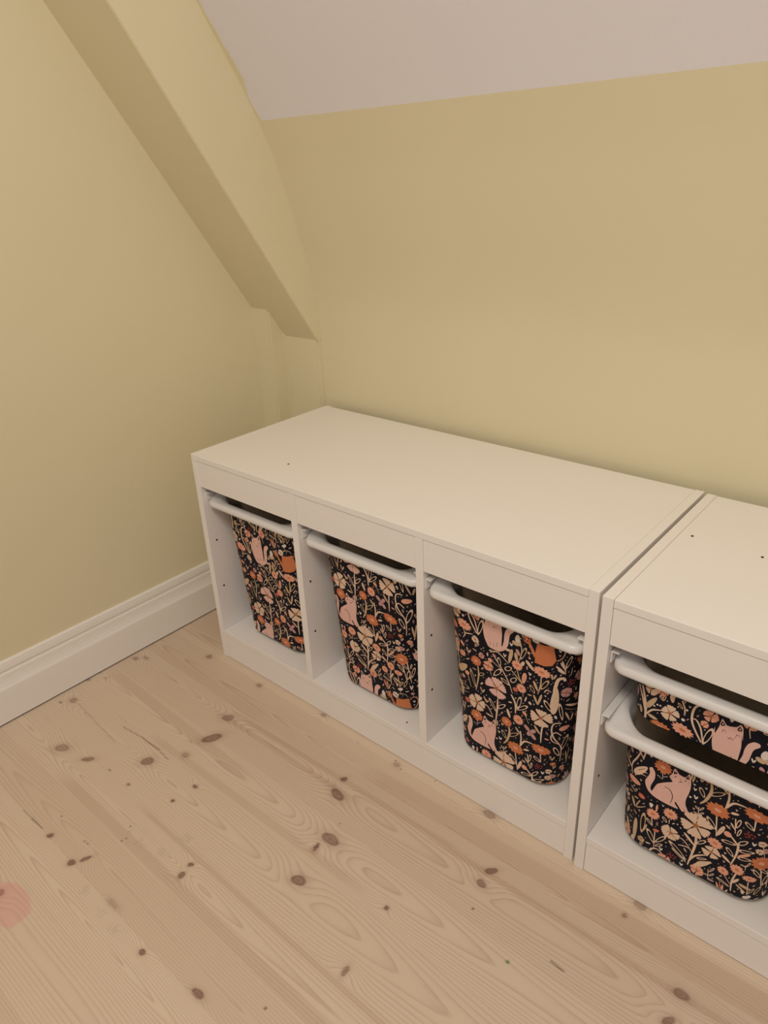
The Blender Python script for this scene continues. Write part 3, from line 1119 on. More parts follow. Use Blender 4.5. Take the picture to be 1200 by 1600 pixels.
Fo 7.8 -136.5 -251.5 40 5
Sg 1.4 -136.5 -256.7 -135.7 -268.4
Oc 4.5 -128.7 -258 -135.7 -267.1
Dp 7.8 146.1 85.1 0.8
Sg 1.4 146.1 79.9 146.7 68.2
Oc 4.5 153.9 78.6 146.7 69.5
Fo 7.8 173.9 -324.1 57 5
Sg 1.4 173.9 -329.3 173.5 -341
Oc 4.5 181.7 -330.6 173.5 -339.7
Dc 7.8 157.4 -113.7 0.8
Sg 1.4 157.4 -118.9 157.3 -130.6
Oc 4.5 165.2 -120.2 157.3 -129.3
Fc 7.8 -56.3 -70.1 39 5
Sg 1.4 -56.3 -75.3 -56.9 -87
Oc 4.5 -48.5 -76.6 -56.9 -85.7
Dc 7.8 164.9 -280.5 0.8
Sg 1.4 164.9 -285.7 163.7 -297.4
Oc 4.5 172.7 -287 163.7 -296.1
Dc 7.8 -170.3 -174.6 0.8
Sg 1.4 -170.3 -179.8 -170.3 -191.5
Oc 4.5 -162.5 -181.1 -170.3 -190.2
Fp 7.8 172 10.6 61 5
Sg 1.4 172 5.4 172 -6.3
Oc 4.5 179.8 4.1 172 -5
Fp 7.8 124.6 49.5 61 5
Sg 1.4 124.6 44.3 125.1 32.6
Oc 4.5 132.4 43 125.1 33.9
Fc 7.8 -124.9 87.2 10 5
Sg 1.4 -124.9 82 -124.1 70.3
Oc 4.5 -117.1 80.7 -124.1 71.6
Fc 7.8 173.8 -171.1 12 5
Sg 1.4 173.8 -176.3 172.9 -188
Oc 4.5 181.6 -177.6 172.9 -186.7
Dp 7.8 -141.6 -290 0.8
Sg 1.4 -141.6 -295.2 -140.7 -306.9
Oc 4.5 -133.8 -296.5 -140.7 -305.6
Fp 7.8 -160.2 80.8 28 5
Sg 1.4 -160.2 75.6 -160.4 63.9
Oc 4.5 -152.4 74.3 -160.4 65.2
Dp 7.8 174.3 82.9 0.8
Sg 1.4 174.3 77.7 173.2 66
Oc 4.5 182.1 76.4 173.2 67.3
Dc 7.8 120.2 14.9 0.8
Sg 1.4 120.2 9.7 119.8 -2
Oc 4.5 128 8.4 119.8 -0.7
Fm 7.8 -170.9 -269.2 13 5
Sg 1.4 -170.9 -274.4 -171.6 -286.1
Oc 4.5 -163.1 -275.7 -171.6 -284.8
Dp 7.8 167.1 -55.4 0.8
Sg 1.4 167.1 -60.6 168.1 -72.3
Oc 4.5 174.9 -61.9 168.1 -71
Fm 7.8 149.7 -217.3 5 5
Sg 1.4 149.7 -222.5 148.7 -234.2
Oc 4.5 157.5 -223.8 148.7 -232.9
Do 6 85.2 -35.7 0.8
Sg 1.4 85.2 -39.7 85.4 -48.7
Oc 3.5 91.2 -40.7 85.4 -47.7
Do 6 171.7 33.1 0.8
Sg 1.4 171.7 29.1 172.6 20.1
Oc 3.5 177.7 28.1 172.6 21.1
Do 6 101.3 -289.2 0.8
Sg 1.4 101.3 -293.2 102.2 -302.2
Oc 3.5 107.3 -294.2 102.2 -301.2
Fm 6 174.8 -132.9 13 5
Sg 1.4 174.8 -136.9 175.5 -145.9
Oc 3.5 180.8 -137.9 175.5 -144.9
Dp 6 -140.3 35 0.8
Sg 1.4 -140.3 31 -139.6 22
Oc 3.5 -134.3 30 -139.6 23
Fo 6 141 -51.1 62 5
Sg 1.4 141 -55.1 141.5 -64.1
Oc 3.5 147 -56.1 141.5 -63.1
Fp 6 156 -305.4 66 5
Sg 1.4 156 -309.4 156.5 -318.4
Oc 3.5 162 -310.4 156.5 -317.4
Fo 6 170.3 -199 52 5
Sg 1.4 170.3 -203 171.3 -212
Oc 3.5 176.3 -204 171.3 -211
Fp 6 140 -131.9 54 5
Sg 1.4 140 -135.9 140.7 -144.9
Oc 3.5 146 -136.9 140.7 -143.9
Dm 6 -174.1 -151.3 0.8
Sg 1.4 -174.1 -155.3 -173.3 -164.3
Oc 3.5 -168.1 -156.3 -173.3 -163.3
Fp 6 119.8 -303.6 20 5
Sg 1.4 119.8 -307.6 120.6 -316.6
Oc 3.5 125.8 -308.6 120.6 -315.6
Og 3.8 -174.5 -98.7 -170 -110.7
Lp 2.6 -165.5 -100.9 -170 -110.7
Og 3.8 -178.8 -319.1 -174.3 -331.1
Lg 2.6 -169.8 -321.4 -174.3 -331.1
Og 3.8 -118.5 -227.6 -114 -239.6
Lg 2.6 -109.5 -229.8 -114 -239.6
Og 3.8 148.8 -142.6 153.3 -154.6
Lp 2.6 157.8 -144.9 153.3 -154.6
Oc 3.8 -75.1 -95.5 -70.6 -107.5
Lp 2.6 -66.1 -97.7 -70.6 -107.5
Og 3.8 -46.2 -173.4 -41.7 -185.4
Lc 2.6 -37.2 -175.6 -41.7 -185.4
Og 3.8 -118.7 -261.6 -114.2 -273.6
Lg 2.6 -109.7 -263.9 -114.2 -273.6
Og 3.8 -122.6 -285.8 -118.1 -297.8
Lg 2.6 -113.6 -288.1 -118.1 -297.8
Og 3.8 -158.5 -221.6 -154 -233.6
Lp 2.6 -149.5 -223.8 -154 -233.6
Og 3.8 -177.2 62.5 -172.7 50.5
Lc 2.6 -168.2 60.3 -172.7 50.5
Oc 3.8 -146.5 -129 -142 -141
Lp 2.6 -137.5 -131.2 -142 -141
Oc 3.8 137.9 -286.7 142.4 -298.7
Lp 2.6 146.9 -289 142.4 -298.7
Og 3.8 -156.9 -79.8 -152.4 -91.8
Lc 2.6 -147.9 -82 -152.4 -91.8
Og 3.8 95.1 -268.3 99.6 -280.3
Lg 2.6 104.1 -270.6 99.6 -280.3
Oc 3.8 -157.6 53.3 -153.1 41.3
Lc 2.6 -148.6 51.1 -153.1 41.3
Og 3.8 170 -300.6 174.5 -312.6
Lc 2.6 179 -302.8 174.5 -312.6
Og 3.8 132.8 -233.6 137.3 -245.6
Lg 2.6 141.8 -235.9 137.3 -245.6
Oc 3.8 164.1 -148.6 168.6 -160.6
Lp 2.6 173.1 -150.9 168.6 -160.6
Oc 3.8 122.5 75.4 127 63.4
Lg 2.6 131.5 73.1 127 63.4
Lg 3.1 62.8 -3.9 56.1 1
Oc 3.1 -53.9 -95.4 -61.9 -93.1
Lm 3.1 -138.2 -279.6 -139.3 -271.3
Lg 3.1 -19.8 44.4 -14.6 37.9
Lg 3.1 59 -139.4 50.8 -141
Lc 3.1 -147.7 -69.8 -154.2 -75
Lm 3.1 141.4 -311.1 134.4 -306.6
Oc 3.1 -119.1 100.9 -110.9 102.3
Om 3.1 90.4 -216.9 87.2 -209.2
Lc 3.1 -141.1 -316.3 -133.4 -319.3
Op 3.1 176.6 -101.7 169.1 -98
Lg 3.1 111.3 -325.9 116.6 -319.5
Lc 3.1 -41 -161.2 -45.7 -168.1
Lc 3.1 12.9 -178.3 20.9 -175.9
Lc 3.1 73.8 -46.1 68.6 -52.6
Lc 3.1 -157.8 -48.8 -163 -55.2
Om 3.1 -148.8 -309.4 -149.5 -317.7
Op 3.1 -98.4 62.3 -104.7 67.7
Lp 3.1 84.9 -226.6 92.9 -229
Lg 3.1 88.6 -0.4 96.2 3
Lm 3.1 -96.4 -77.5 -88 -77.3
Lc 3.1 -129.5 -306.7 -121.2 -307
Oc 3.1 175.4 -220.2 167.2 -219.1
Op 3.1 149.5 -333.4 148.5 -325.1
Lc 3.1 -113.8 -138.1 -107.5 -132.6
Lg 3.1 -174.4 -224.5 -168.4 -230.3
Lp 3.1 142.1 -273.4 146.9 -280.3
Lm 3.1 -2 -215 1.6 -207.6
Lc 3.1 138.9 -120.2 138.4 -111.9
Lg 3.1 -91.4 -176.3 -97.3 -170.4
Lc 3.1 -31 -87.7 -30.4 -96
Om 3.1 70.2 -40.9 68.9 -32.7
Oc 3.1 -156.2 -98.6 -152.7 -106.2
Lp 3.1 -176.1 -59.7 -167.9 -61.2
Og 3.1 111.3 -230.3 110.9 -222
Oc 3.1 -169.6 -8.3 -177.1 -4.8
Om 3.1 -76.8 -84.6 -71.7 -78
Lg 3.1 -125.3 -132.8 -125.3 -141.1
Lp 3.1 120.9 -22.4 121.1 -14.1
Og 3.1 -55 -139.1 -63.2 -137.4
Om 3.1 -79.7 -175.7 -80.8 -183.9
Lp 3.1 -151.2 -111.6 -158.7 -115.2
Lc 3.1 166.3 -13.3 174.5 -13.9
Lg 3.1 -111.5 -174.8 -109.8 -166.6
Lp 3.1 32.7 -3.6 28.9 -11
Lc 3.1 -77.8 12.7 -69.6 14.3
Op 3.1 173.2 62.6 170.6 54.7
Og 3.1 -113.3 46.3 -105.1 45.1
Lm 3.1 171 -85.9 175.7 -79
Op 3.1 -125.8 -201.6 -124.7 -209.8
Og 3.1 119.4 -138.7 126.4 -134.2
Om 3.1 -63.9 62 -64.6 70.3
Om 3.1 172.6 -267 174.2 -258.9
Lm 3.1 48.5 -80 48.3 -88.3
Lc 3.1 169.2 49.8 171.6 41.9
Om 3.1 155.6 -4.4 158.3 -12.3
Lp 3.1 -151.1 -262.3 -159 -265
Lm 3.1 -39 -125.8 -44.4 -132.1
Lg 3.1 -106.6 96.6 -98.4 98.2
Oc 3.1 -69.3 -119.7 -76.7 -123.6
Om 3.1 130 -247.5 130 -255.9
Lg 1.7 -17 -195.7 -13.6 -191.6
Vc 2.7 134.3 92.6
Vc 2.7 77.5 -57.4
Vw 2.7 88 -54.4
Vc 2.7 -94.6 74.3
Lw 1.7 -146.4 81.6 -143 85.6
Vw 2.7 -137.9 -72.3
Vw 2.7 112.7 74
Lm 1.7 85.5 -281 88.9 -276.9
Vw 2.7 106 -311.3
Vw 2.7 24.7 -222.5
Vg 2.7 -89.2 -126.4
Vc 2.7 38.2 59.8
Vw 2.7 -46.6 -325.2
Lc 1.7 78.4 -326.7 81.8 -322.6
Vg 2.7 173.4 -112.9
Lm 1.7 92.4 -68 95.8 -63.9
Lw 1.7 -144.7 72.5 -141.3 76.6
Vg 2.7 63.5 -156.6
Vg 2.7 128.2 27.7
Lm 1.7 134.2 -212.1 137.6 -208
Lg 1.7 -41.2 -83.8 -37.8 -79.7
Vw 2.7 84.2 -128.3
Vc 2.7 -85.2 -295.5
Vc 2.7 117.1 -7.2
Vg 2.7 131.9 -168.7
Vw 2.7 68.9 -58.5
Lc 1.7 141.7 95.5 145.1 99.6
Lc 1.7 -131.9 16.8 -128.5 20.9
Lg 1.7 -149.9 -243.3 -146.5 -239.2
Vc 2.7 105.1 -36.6
Lw 1.7 -153.3 -277.8 -149.9 -273.8
Lc 1.7 -102.2 -225.5 -98.8 -221.4
Lg 1.7 -6.8 -221.4 -3.4 -217.3
Vc 2.7 121.6 -188.4
Lg 1.7 -90.6 92.6 -87.2 96.7
Vw 2.7 -158 -286.9
Vc 2.7 132.3 -74.2
Vg 2.7 120.6 -215.4
Vg 2.7 60.5 8.8
Vg 2.7 -91.9 -226.7
Vw 2.7 -148.7 -214.6
Lc 1.7 113.7 26.1 117.1 30.2
Lc 1.7 86.2 -122.6 89.6 -118.5
Vc 2.7 -2.9 -300.3
Lw 1.7 -110.4 32.7 -107 36.8
Vc 2.7 53 -263.7
Lm 1.7 17.5 -200.5 20.9 -196.4
Vw 2.7 8.6 -249.5
Lw 1.7 -124.3 -248.6 -120.9 -244.5
Lm 1.7 -77.3 -26.4 -73.9 -22.3
Vc 2.7 -126.7 -174.8
Vg 2.7 160.6 -136
Lw 1.7 -127.9 28.3 -124.5 32.4
Lm 1.7 -113.3 68.5 -109.9 72.6
Lg 1.7 1.9 51 5.3 55
Vc 2.7 -147.4 -124.2
Vg 2.7 41.2 -195.1
Vc 2.7 -128.4 -283
Lw 1.7 55.9 -69.7 59.3 -65.7
Lc 1.7 118.2 -284.3 121.6 -280.2
Vg 2.7 -3.4 -285.8
Lw 1.7 -42.1 82.5 -38.7 86.6
Vw 2.7 -75.4 -0.7
Lc 1.7 16.8 -192.1 20.2 -188
Lg 1.7 -48.3 34 -44.9 38
Lg 1.7 -24.4 -216.3 -21 -212.2
Vg 2.7 120.8 -270.1
Lc 1.7 55.9 -49.6 59.3 -45.5
Vg 2.7 102.8 97
Vg 2.7 86.6 -290.4
Lc 1.7 13 -116.7 16.4 -112.6
Vw 2.7 54.5 -103.8
Lc 1.7 82 31.1 85.4 35.2
Lw 1.7 120.1 -295.5 123.5 -291.5
Lw 1.7 25.8 -164 29.2 -160
Vg 2.7 -79.7 -202.9
Vw 2.7 -104.3 -240.5
Lm 1.7 -148.2 92.2 -144.8 96.3
Vc 2.7 152.9 3.3
Vc 2.7 -110 58
Vg 2.7 143.1 1.8
Lc 1.7 -140 -17.3 -136.6 -13.2
Vw 2.7 -88.7 -256.2
Lc 1.7 36.4 24.6 39.8 28.7
Lg 1.7 4.4 -97.8 7.8 -93.7
Vc 2.7 -104.5 -315.9
Lw 1.7 -98 -320 -94.6 -315.9
Vw 2.7 -56.9 -152.4
Lc 1.7 -155.2 -37.1 -151.8 -33
Lc 1.7 157 32.6 160.4 36.7
Vc 2.7 -108.7 -202.2
Lc 1.7 106.1 -80 109.5 -75.9
Lm 1.7 -64.7 -12.6 -61.3 -8.5
Lm 1.7 107.9 -99.2 111.3 -95.2
Lw 1.7 135.9 62.8 139.3 66.9
Lm 1.7 -95.8 -268.6 -92.4 -264.6
Vw 2.7 37.3 78.2
Vg 2.7 -140.9 -147.1
Vw 2.7 -159.8 57.3
Vc 2.7 156.8 -169.7
Lw 1.7 -131.4 -73.6 -128 -69.6
Tw 1 64.1 16.9
Tw 0.8 50.1 -282.7
Tc 0.9 40.5 52.1
Tw 1 172.9 -271.6
Tc 1.1 -65.2 -325.7
Tw 0.7 -162.6 -40.6
Tc 1 20.5 -241.6
Tc 0.8 165.6 -226.1
Tc 1 -17.7 64.8
Tw 1 29.3 -255.7
Tw 1.1 43.1 -165.5
Tw 0.6 137.2 7.6
Tc 0.6 -151.4 -143.1
Tw 0.7 95.7 -71.9
Tc 1 -97.6 -245.7
Tw 0.8 -158.2 -59.8
Tw 1 105.6 3.2
Tc 0.6 -88.5 -101.4
Tw 0.8 156.6 -17.5
Tc 1.1 -132.2 -240.7
Tc 0.7 80.1 -16.8
Tc 0.7 -88.8 -133.9
Tc 1 -145.4 18.4
Tc 0.7 -66.5 57.9
Tc 0.9 52.3 42.5
Tc 1 147.8 -240.6
Tw 1 -84 -68.4
Tw 1.1 94.3 103
Tw 0.9 89.1 -132.5
Tc 1 65.5 -313.1
Tw 0.7 99.5 105.1
Tw 0.6 141.3 40.5
Tc 1 51.9 -244.6
Tw 0.8 -34.5 -104
Tc 0.8 66.2 -290.2
Tw 1 -118.5 -174.7
Tw 1.1 155.8 -324.3
Tc 0.9 159.8 90.3
Tw 0.7 29.9 -150.3
Tw 0.9 -38.7 -88.1
Tc 0.8 50.4 -112.3
Tw 0.9 146.5 -320.7
Tc 1 60.6 -205.4
Tc 1 -102.9 -200.2
Tw 0.7 -79.1 -89.1
Tw 0.7 31.9 49.5
Tc 0.8 -143.4 -68.7
Tw 0.7 -105.7 -148.1
Tw 1 28 11.8
Tw 1 110 -193.8
Tc 0.7 158.7 -46.4
Tw 0.8 -101.2 -178.1
Tc 0.8 -72.3 -111.6
Tw 1.1 -21.9 -92
Tw 1 26 -103.4
Tc 1 111.6 -13.9
Tw 0.7 166.9 -268.8
Tc 0.7 22.5 -236.4
Tw 0.7 121 60.4
Tw 0.8 -78.7 22.1
Tc 0.6 -116 -203
Tw 1.1 -173.9 2.1
Tc 0.7 -56.4 -322.5
Tc 0.8 -91.9 -67.5
Tw 1 108.6 -184.1
Tc 0.8 45.2 -238.1
Tw 1 -51.4 -187.2
Tc 0.9 -103.4 -142.3
Tw 0.9 174.3 95.7
Tw 0.9 116.4 -39.6
Tw 1 49.9 32.2
Tw 1.1 66.5 -101
Tc 0.7 55.3 -130.6
Tw 0.6 -74.2 -171.3
Tw 0.9 -24.1 70
Tw 0.8 127.2 -52.9
Tw 0.9 79.5 -26.7
Tw 1.1 55.2 -195.9
Tc 1 -153.9 36.5
Tw 1 -4.6 -189.8
Tc 0.7 -147.5 -205.6
Tw 1.1 119.1 -226
Tw 1 103.8 -194.9
Tw 1.1 36 -225.9
Tw 0.9 -73.7 -200.6
Tc 1.1 62.5 -95.7
Tw 0.7 127.9 -211.5
Tc 0.6 71.4 -7.7
Tc 0.7 -105 54.4
Tc 0.9 -174.9 -18.9
Tw 0.8 50.8 -126.3
Tc 0.6 -164.1 -147.3
Tc 1 14.8 23.9
Tw 0.7 -61.7 -182.4
Tc 0.6 -54.5 -102.6
Tw 1.1 -5.6 -243.8
Tw 0.8 155.1 -205.5
Tw 1.1 -88 -182.8
Tw 1 107.8 24.7
Tc 1 -122.7 65.8
Tc 1.1 -0.5 -122.8
Tw 1.1 -57 76.3
Tw 0.6 -70.8 -322.4
Tc 0.7 -138.2 16.8
Tw 0.9 69 -105.7
Tw 0.7 35.5 -101.8
Tw 0.6 -153 24.3
Tw 0.7 97.7 -14.4
Tw 0.7 -58.7 -56
Tw 0.9 21.6 -112
Tw 0.9 124.6 -5.6
Tw 1 -167.3 -115.2
Tw 1.1 -45.4 -189.5
Tc 1 -138.4 -208.1
Tc 0.8 88.6 -109.2
Tw 0.8 133.3 -109.8
Tc 0.8 137.1 34.3
Tc 0.7 8.5 -241.3
Tw 0.7 49.1 -299.8
Tc 0.9 36.6 -14.1
Tw 0.7 164 -143.9
Tw 0.8 133.1 -316
Tw 0.8 115 -134.2
Tc 1 143.6 -174
Tc 0.8 101.2 -53.7
Tw 1 85.4 -26.1
Tc 1.1 52.1 -37.8
Tw 0.8 -155.5 -7.8
Tw 0.9 113.9 -45.4
Tw 0.9 -108.5 -296.4
Tw 0.6 -133 -143.1
Tc 0.8 91.4 -204
Tw 0.7 153.9 -51.3
Tc 0.8 -106.1 21.8
Tc 0.8 21.4 32.1
Tw 0.7 131.6 20.6
Tw 0.8 -154.1 -26.8
Tw 0.7 -143 -237.4
Tw 0.8 147.4 -40.1
Tw 0.9 94.3 -235.3
Tw 0.7 6.1 -204.5
Tw 1.1 -107.4 -152.8
Tw 1.1 -91.6 -9.4
Tw 1.1 -156.5 -190.9
Tw 0.6 -80.8 -125.4
Tc 0.9 -113.7 -257.2
Tw 0.9 -80.2 -105.1
Tw 0.9 -24.3 -206.7
Tw 0.6 -21.6 54.7
Tw 0.7 -31 -133.1
Tw 1.1 9.6 -120.1
Tw 0.9 -39.6 -148.7
Tw 1 -50.9 -30.2
Tw 0.9 -118.7 -35.9
Tw 0.8 42.2 -37.1
Tw 1.1 -44.1 -86.3
Tw 0.9 174.1 -91.3
Tc 0.7 -155 -185
Tc 0.8 98.2 23.6
Tw 0.9 61.3 -149.9
Tw 0.7 51.8 -6.8
Tc 0.8 46 -248.3
Tc 0.9 -74 -90.5
Tw 0.8 -142.4 44.1
Tw 0.8 -94.1 61.6
Tc 0.9 92.6 -99.5
Tw 0.6 -113.9 -221.6
Tc 1.1 -4 -232.8
Tw 0.8 56.5 -256.4
Tc 0.9 -174 -74.2
Tw 0.8 -122.3 -197.6
Tw 0.8 -45.8 26.6
Tc 1 -130.9 -312.7
Tw 0.9 -153 -178.4
Tw 0.7 107.8 -282.1
Tw 0.6 -61.9 -0.1
Tw 1.1 -33.7 -187.3
Tw 1 37.8 -301
Tc 0.6 -131.9 -170.9
Tc 1.1 104.6 89.7
Tc 0.7 90.6 -284.6
Tc 0.8 92 9.8
Tc 0.7 163.3 -164.2
Tw 0.7 72 -27.8
Tw 0.8 -85.8 -315.3
Tw 0.6 24.9 -151.3
Tw 0.9 131.3 -45.5
Tw 0.7 -83.7 -129.9
Tc 0.9 -12.6 57.5
Tc 1.1 130.7 -63.5
Tw 0.9 120.6 -72.1
Tc 0.7 95.6 -95.3
Tw 1.1 48.6 -180.2
Tw 1 -107.4 -6.6
Tc 0.8 -14.3 31.3
Tw 0.9 113 -103.8
Tw 1 52.1 -56.8
Tw 1 81.7 -11.6
Tw 0.7 -152.9 -62.1
Tw 0.6 46.1 -201.6
Tw 1 150.4 -2.7
Tw 0.7 168.4 -107
Tc 0.8 134.3 -122.9
Tc 0.6 -18.6 -98
Tc 0.8 167.1 92
Tw 1.1 110.5 -131.4
""".strip().split('\n')
REPEAT = (13.0, -436.0)

INK = {'k': (234, 190, 176), 'c': (232, 200, 174), 'g': (206, 176, 142), 'p': (234, 170, 142), 'o': (208, 126, 84),
       'r': (208, 112, 92), 'd': (112, 46, 46), 'm': (200, 152, 148), 'w': (232, 218, 208), 'b': (22, 22, 32), 'y': (176, 112, 70)}
INKS = list(INK)
M_cover = [material('printed ink %s' % k, s2l(INK[k]), 0.55, 0.12, noise=0.10 if k != 'b' else 0.0, nscale=120) for k in INKS]
COL = {k: i for i, k in enumerate(INKS)}
LAYER = {'S': 1, 'O': 2, 'L': 2, 'V': 1, 'T': 1, 'R': 3, 'B': 4, 'D': 4, 'F': 5, 'G': 6}


def smooth_open(p, n=5):
    if len(p) < 3:
        return p
    out = []
    for i in range(len(p) - 1):
        a, b_, c, d = p[max(i - 1, 0)], p[i], p[i + 1], p[min(i + 2, len(p) - 1)]
        for k in range(n):
            t = k / n
            out.append(tuple(.5 * (2 * b_[j] + (c[j] - a[j]) * t + (2 * a[j] - 5 * b_[j] + 4 * c[j] - d[j]) * t * t + (3 * b_[j] - a[j] - 3 * c[j] + d[j]) * t ** 3) for j in (0, 1)))
    out.append(p[-1])
    return out


def smooth_closed(p, n=3):
    out = []
    m = len(p)
    for i in range(m):
        a, b_, c, d = p[i - 1], p[i], p[(i + 1) % m], p[(i + 2) % m]
        for k in range(n):
            t = k / n
            out.append(tuple(.5 * (2 * b_[j] + (c[j] - a[j]) * t * .7 + (-.7 * (c[j] - a[j]) * 2 + 6 * (c[j] - b_[j]) - .7 * (d[j] - b_[j])) * t * t
                                   + (.7 * (c[j] - a[j]) - 4 * (c[j] - b_[j]) + .7 * (d[j] - b_[j])) * t ** 3) for j in (0, 1)))
    return out


def ribbon(p, w, t0=.75, t1=.45):
    p = smooth_open(p)
    n = len(p)
    Lf, Rt = [], []
    for i in range(n):
        a, b_ = p[max(i - 1, 0)], p[min(i + 1, n - 1)]
        dx, dy = b_[0] - a[0], b_[1] - a[1]
        l = math.hypot(dx, dy) or 1
        f = i / (n - 1)
        h = w / 2 * (t0 + (1 - t0) * min(1, f * 3)) * (1 - (1 - t1) * max(0, f - .6) / .4)
        Lf.append((p[i][0] - dy / l * h, p[i][1] + dx / l * h))
        Rt.append((p[i][0] + dy / l * h, p[i][1] - dx / l * h))
    return [[Lf[i], Rt[i], Rt[i + 1], Lf[i + 1]] for i in range(n - 1)]


def leaf(a, b_, w, k=1.0):
    cx, cy = (a[0] + b_[0]) / 2, (a[1] + b_[1]) / 2
    dx, dy = (b_[0] - a[0]) / 2 * k, (b_[1] - a[1]) / 2 * k
    l = math.hypot(dx, dy) or 1
    nx, ny = -dy / l, dx / l
    out = []
    for i in range(14):
        t = 2 * math.pi * i / 14
        u = math.cos(t)
        v = math.sin(t) * w / 2 * (1 - .18 * u)
        out.append((cx + dx * u + nx * v, cy + dy * u + ny * v))
    return out


def blob(x, y, r, sq=1.0, jag=0.0, n=16, rnd=None, rot=0.0):
    out = []
    for i in range(n):
        t = 2 * math.pi * i / n
        rr = r * (1 - (jag * (i % 2)) * (rnd.uniform(.6, 1.2) if rnd else 1))
        u, v = rr * math.cos(t), rr * sq * math.sin(t)
        out.append((x + u * math.cos(rot) - v * math.sin(rot), y + u * math.sin(rot) + v * math.cos(rot)))
    return out


def petal(x, y, r, ang, spread):
    """one broad notched petal, widening from the flower's centre"""
    ca, sa = math.cos(ang), math.sin(ang)
    q = spread
    pts = [(.03, -.04), (.25, -.20 * q), (.45, -.52 * q), (.66, -.78 * q), (.86, -.80 * q), (.93, -.52 * q), (.86, -.36 * q), (1.0, -.16 * q), (.90, .06 * q),
           (1.0, .26 * q), (.88, .44 * q), (.94, .70 * q), (.74, .82 * q), (.48, .56 * q), (.25, .20 * q), (.03, .04)]
    return [(x + r * (u * ca - v * sa), y + r * (u * sa + v * ca)) for u, v in pts]


def motif_polys(line, i):
    """-> list of (polygon, ink, layer)"""
    f = line.split()
    k, c, w = f[0][0], f[0][1], float(f[1])
    v = [float(t) for t in f[2:]]
    P = [(v[j], v[j + 1]) for j in range(0, len(v) - 1, 2)]
    rnd = random.Random(i)
    Lr = LAYER[k]
    out = []
    if k == 'S':
        c = 'g' if c == 'o' and w < 5 else c
        if c == 'b':
            Lr = 8
        out += [(q, c, Lr) for q in ribbon(P, w)]
    elif k == 'L':
        out.append((leaf(P[0], P[1], w), c, Lr))
        if w > 5:
            a, b_ = P
            m = lambda t: (a[0] + (b_[0] - a[0]) * t, a[1] + (b_[1] - a[1]) * t)
            out += [(q, 'y' if c in 'po' else 'g' if c == 'c' else 'c', Lr + 1) for q in ribbon([m(.35), m(.85)], .7)]
    elif k == 'O':
        out.append((leaf(P[0], P[1], w), c, Lr))
        if w > 2.2:
            out.append((leaf(P[0], P[1], max(w - 2.5, w * .38), .70), 'b', Lr + 1))
    elif k == 'F':
        x, y, rot, n = v[:4]
        w *= .9 if w > 12 else 1
        n = int(n)
        sp = {4: .78, 5: .62}.get(n, .5)
        full = n
        for j in range(n):
            a = math.radians(rot) + 2 * math.pi * j / full + rnd.uniform(-.08, .08)
            out.append((petal(x, y, w * rnd.uniform(.86, 1.08), a + rnd.uniform(-.12, .12), sp * rnd.uniform(.8, 1.05)), c, Lr))
        out.append((blob(x, y, w * .17, n=10), 'y', Lr + 2))
        if w > 6:
            for j in range(n * 2):
                a = math.radians(rot) + math.pi * j / n + rnd.uniform(-.1, .1)
                out += [(q, 'y' if c in 'cw' else 'r', Lr + 1) for q in ribbon([(x + w * .1 * math.cos(a), y + w * .1 * math.sin(a)), (x + w * .36 * math.cos(a), y + w * .36 * math.sin(a))], .7)]
    elif k == 'D':
        x, y, sq = v[:3]
        rot = rnd.uniform(-.3, .1)
        out.append((blob(x, y, w, sq, .26, 26, rnd, rot), c, Lr))
        if w > 4:
            out.append((blob(x, y, w * .34, sq * .8, .3, 12, rnd, rot), {'o': 'p', 'p': 'o', 'r': 'p'}.get(c, 'o'), Lr + 1))
    elif k == 'T':
        out.append((blob(P[0][0], P[0][1], w, n=8), c, 8 if c in 'br' else Lr))
    elif k == 'V':
        x, y = P[0]
        out.append((leaf((x - w * .5, y + w * .7), (x, y - w * .7), w * .45), c, Lr))
        out.append((leaf((x + w * .5, y + w * .6), (x, y - w * .7), w * .45), c, Lr))
    elif k == 'B':
        x, y = P[0]
        for dx, dy, a, b_ in ((-.75, .72, .0, .0), (.68, .62, 0, 0), (-.3, -.62, 0, 0), (.72, -.78, 0, 0)):
            out.append((leaf((x + w * dx, y + w * dy), (x + w * .04, y), w * .5), c, Lr))
        out += [(q, 'd', Lr + 1) for q in ribbon([(x - w * .05, y + w * .3), (x + w * .1, y - w * .4)], .9)]
    elif k == 'R':
        x, y = P[0]
        for j in range(9):
            a = j * 2.4
            r_ = w * .27 * math.sqrt(j)
            out.append((blob(x + r_ * math.cos(a), y + r_ * .9 * math.sin(a), w * .2, n=7), 'd', Lr))
            out.append((blob(x + r_ * math.cos(a), y + r_ * .9 * math.sin(a), w * .07, n=6), 'r', Lr + 1))
    elif k == 'G':
        out.append((smooth_closed(P) if c == 'k' else P, c, Lr if c == 'k' else Lr))
    return out


MOTIF_POLYS = []
for i, ln in enumerate(MOTIFS):
    MOTIF_POLYS.append(motif_polys(ln, i))


def clip(poly, axis, lim, keep_less):
    out = []
    n = len(poly)
    for i in range(n):
        a, b_ = poly[i], poly[(i + 1) % n]
        ia = (a[axis] <= lim) if keep_less else (a[axis] >= lim)
        ib = (b_[axis] <= lim) if keep_less else (b_[axis] >= lim)
        if ia:
            out.append(a)
        if ia != ib:
            t = (lim - a[axis]) / (b_[axis] - a[axis])
            out.append((a[0] + (b_[0] - a[0]) * t, a[1] + (b_[1] - a[1]) * t))
    return out


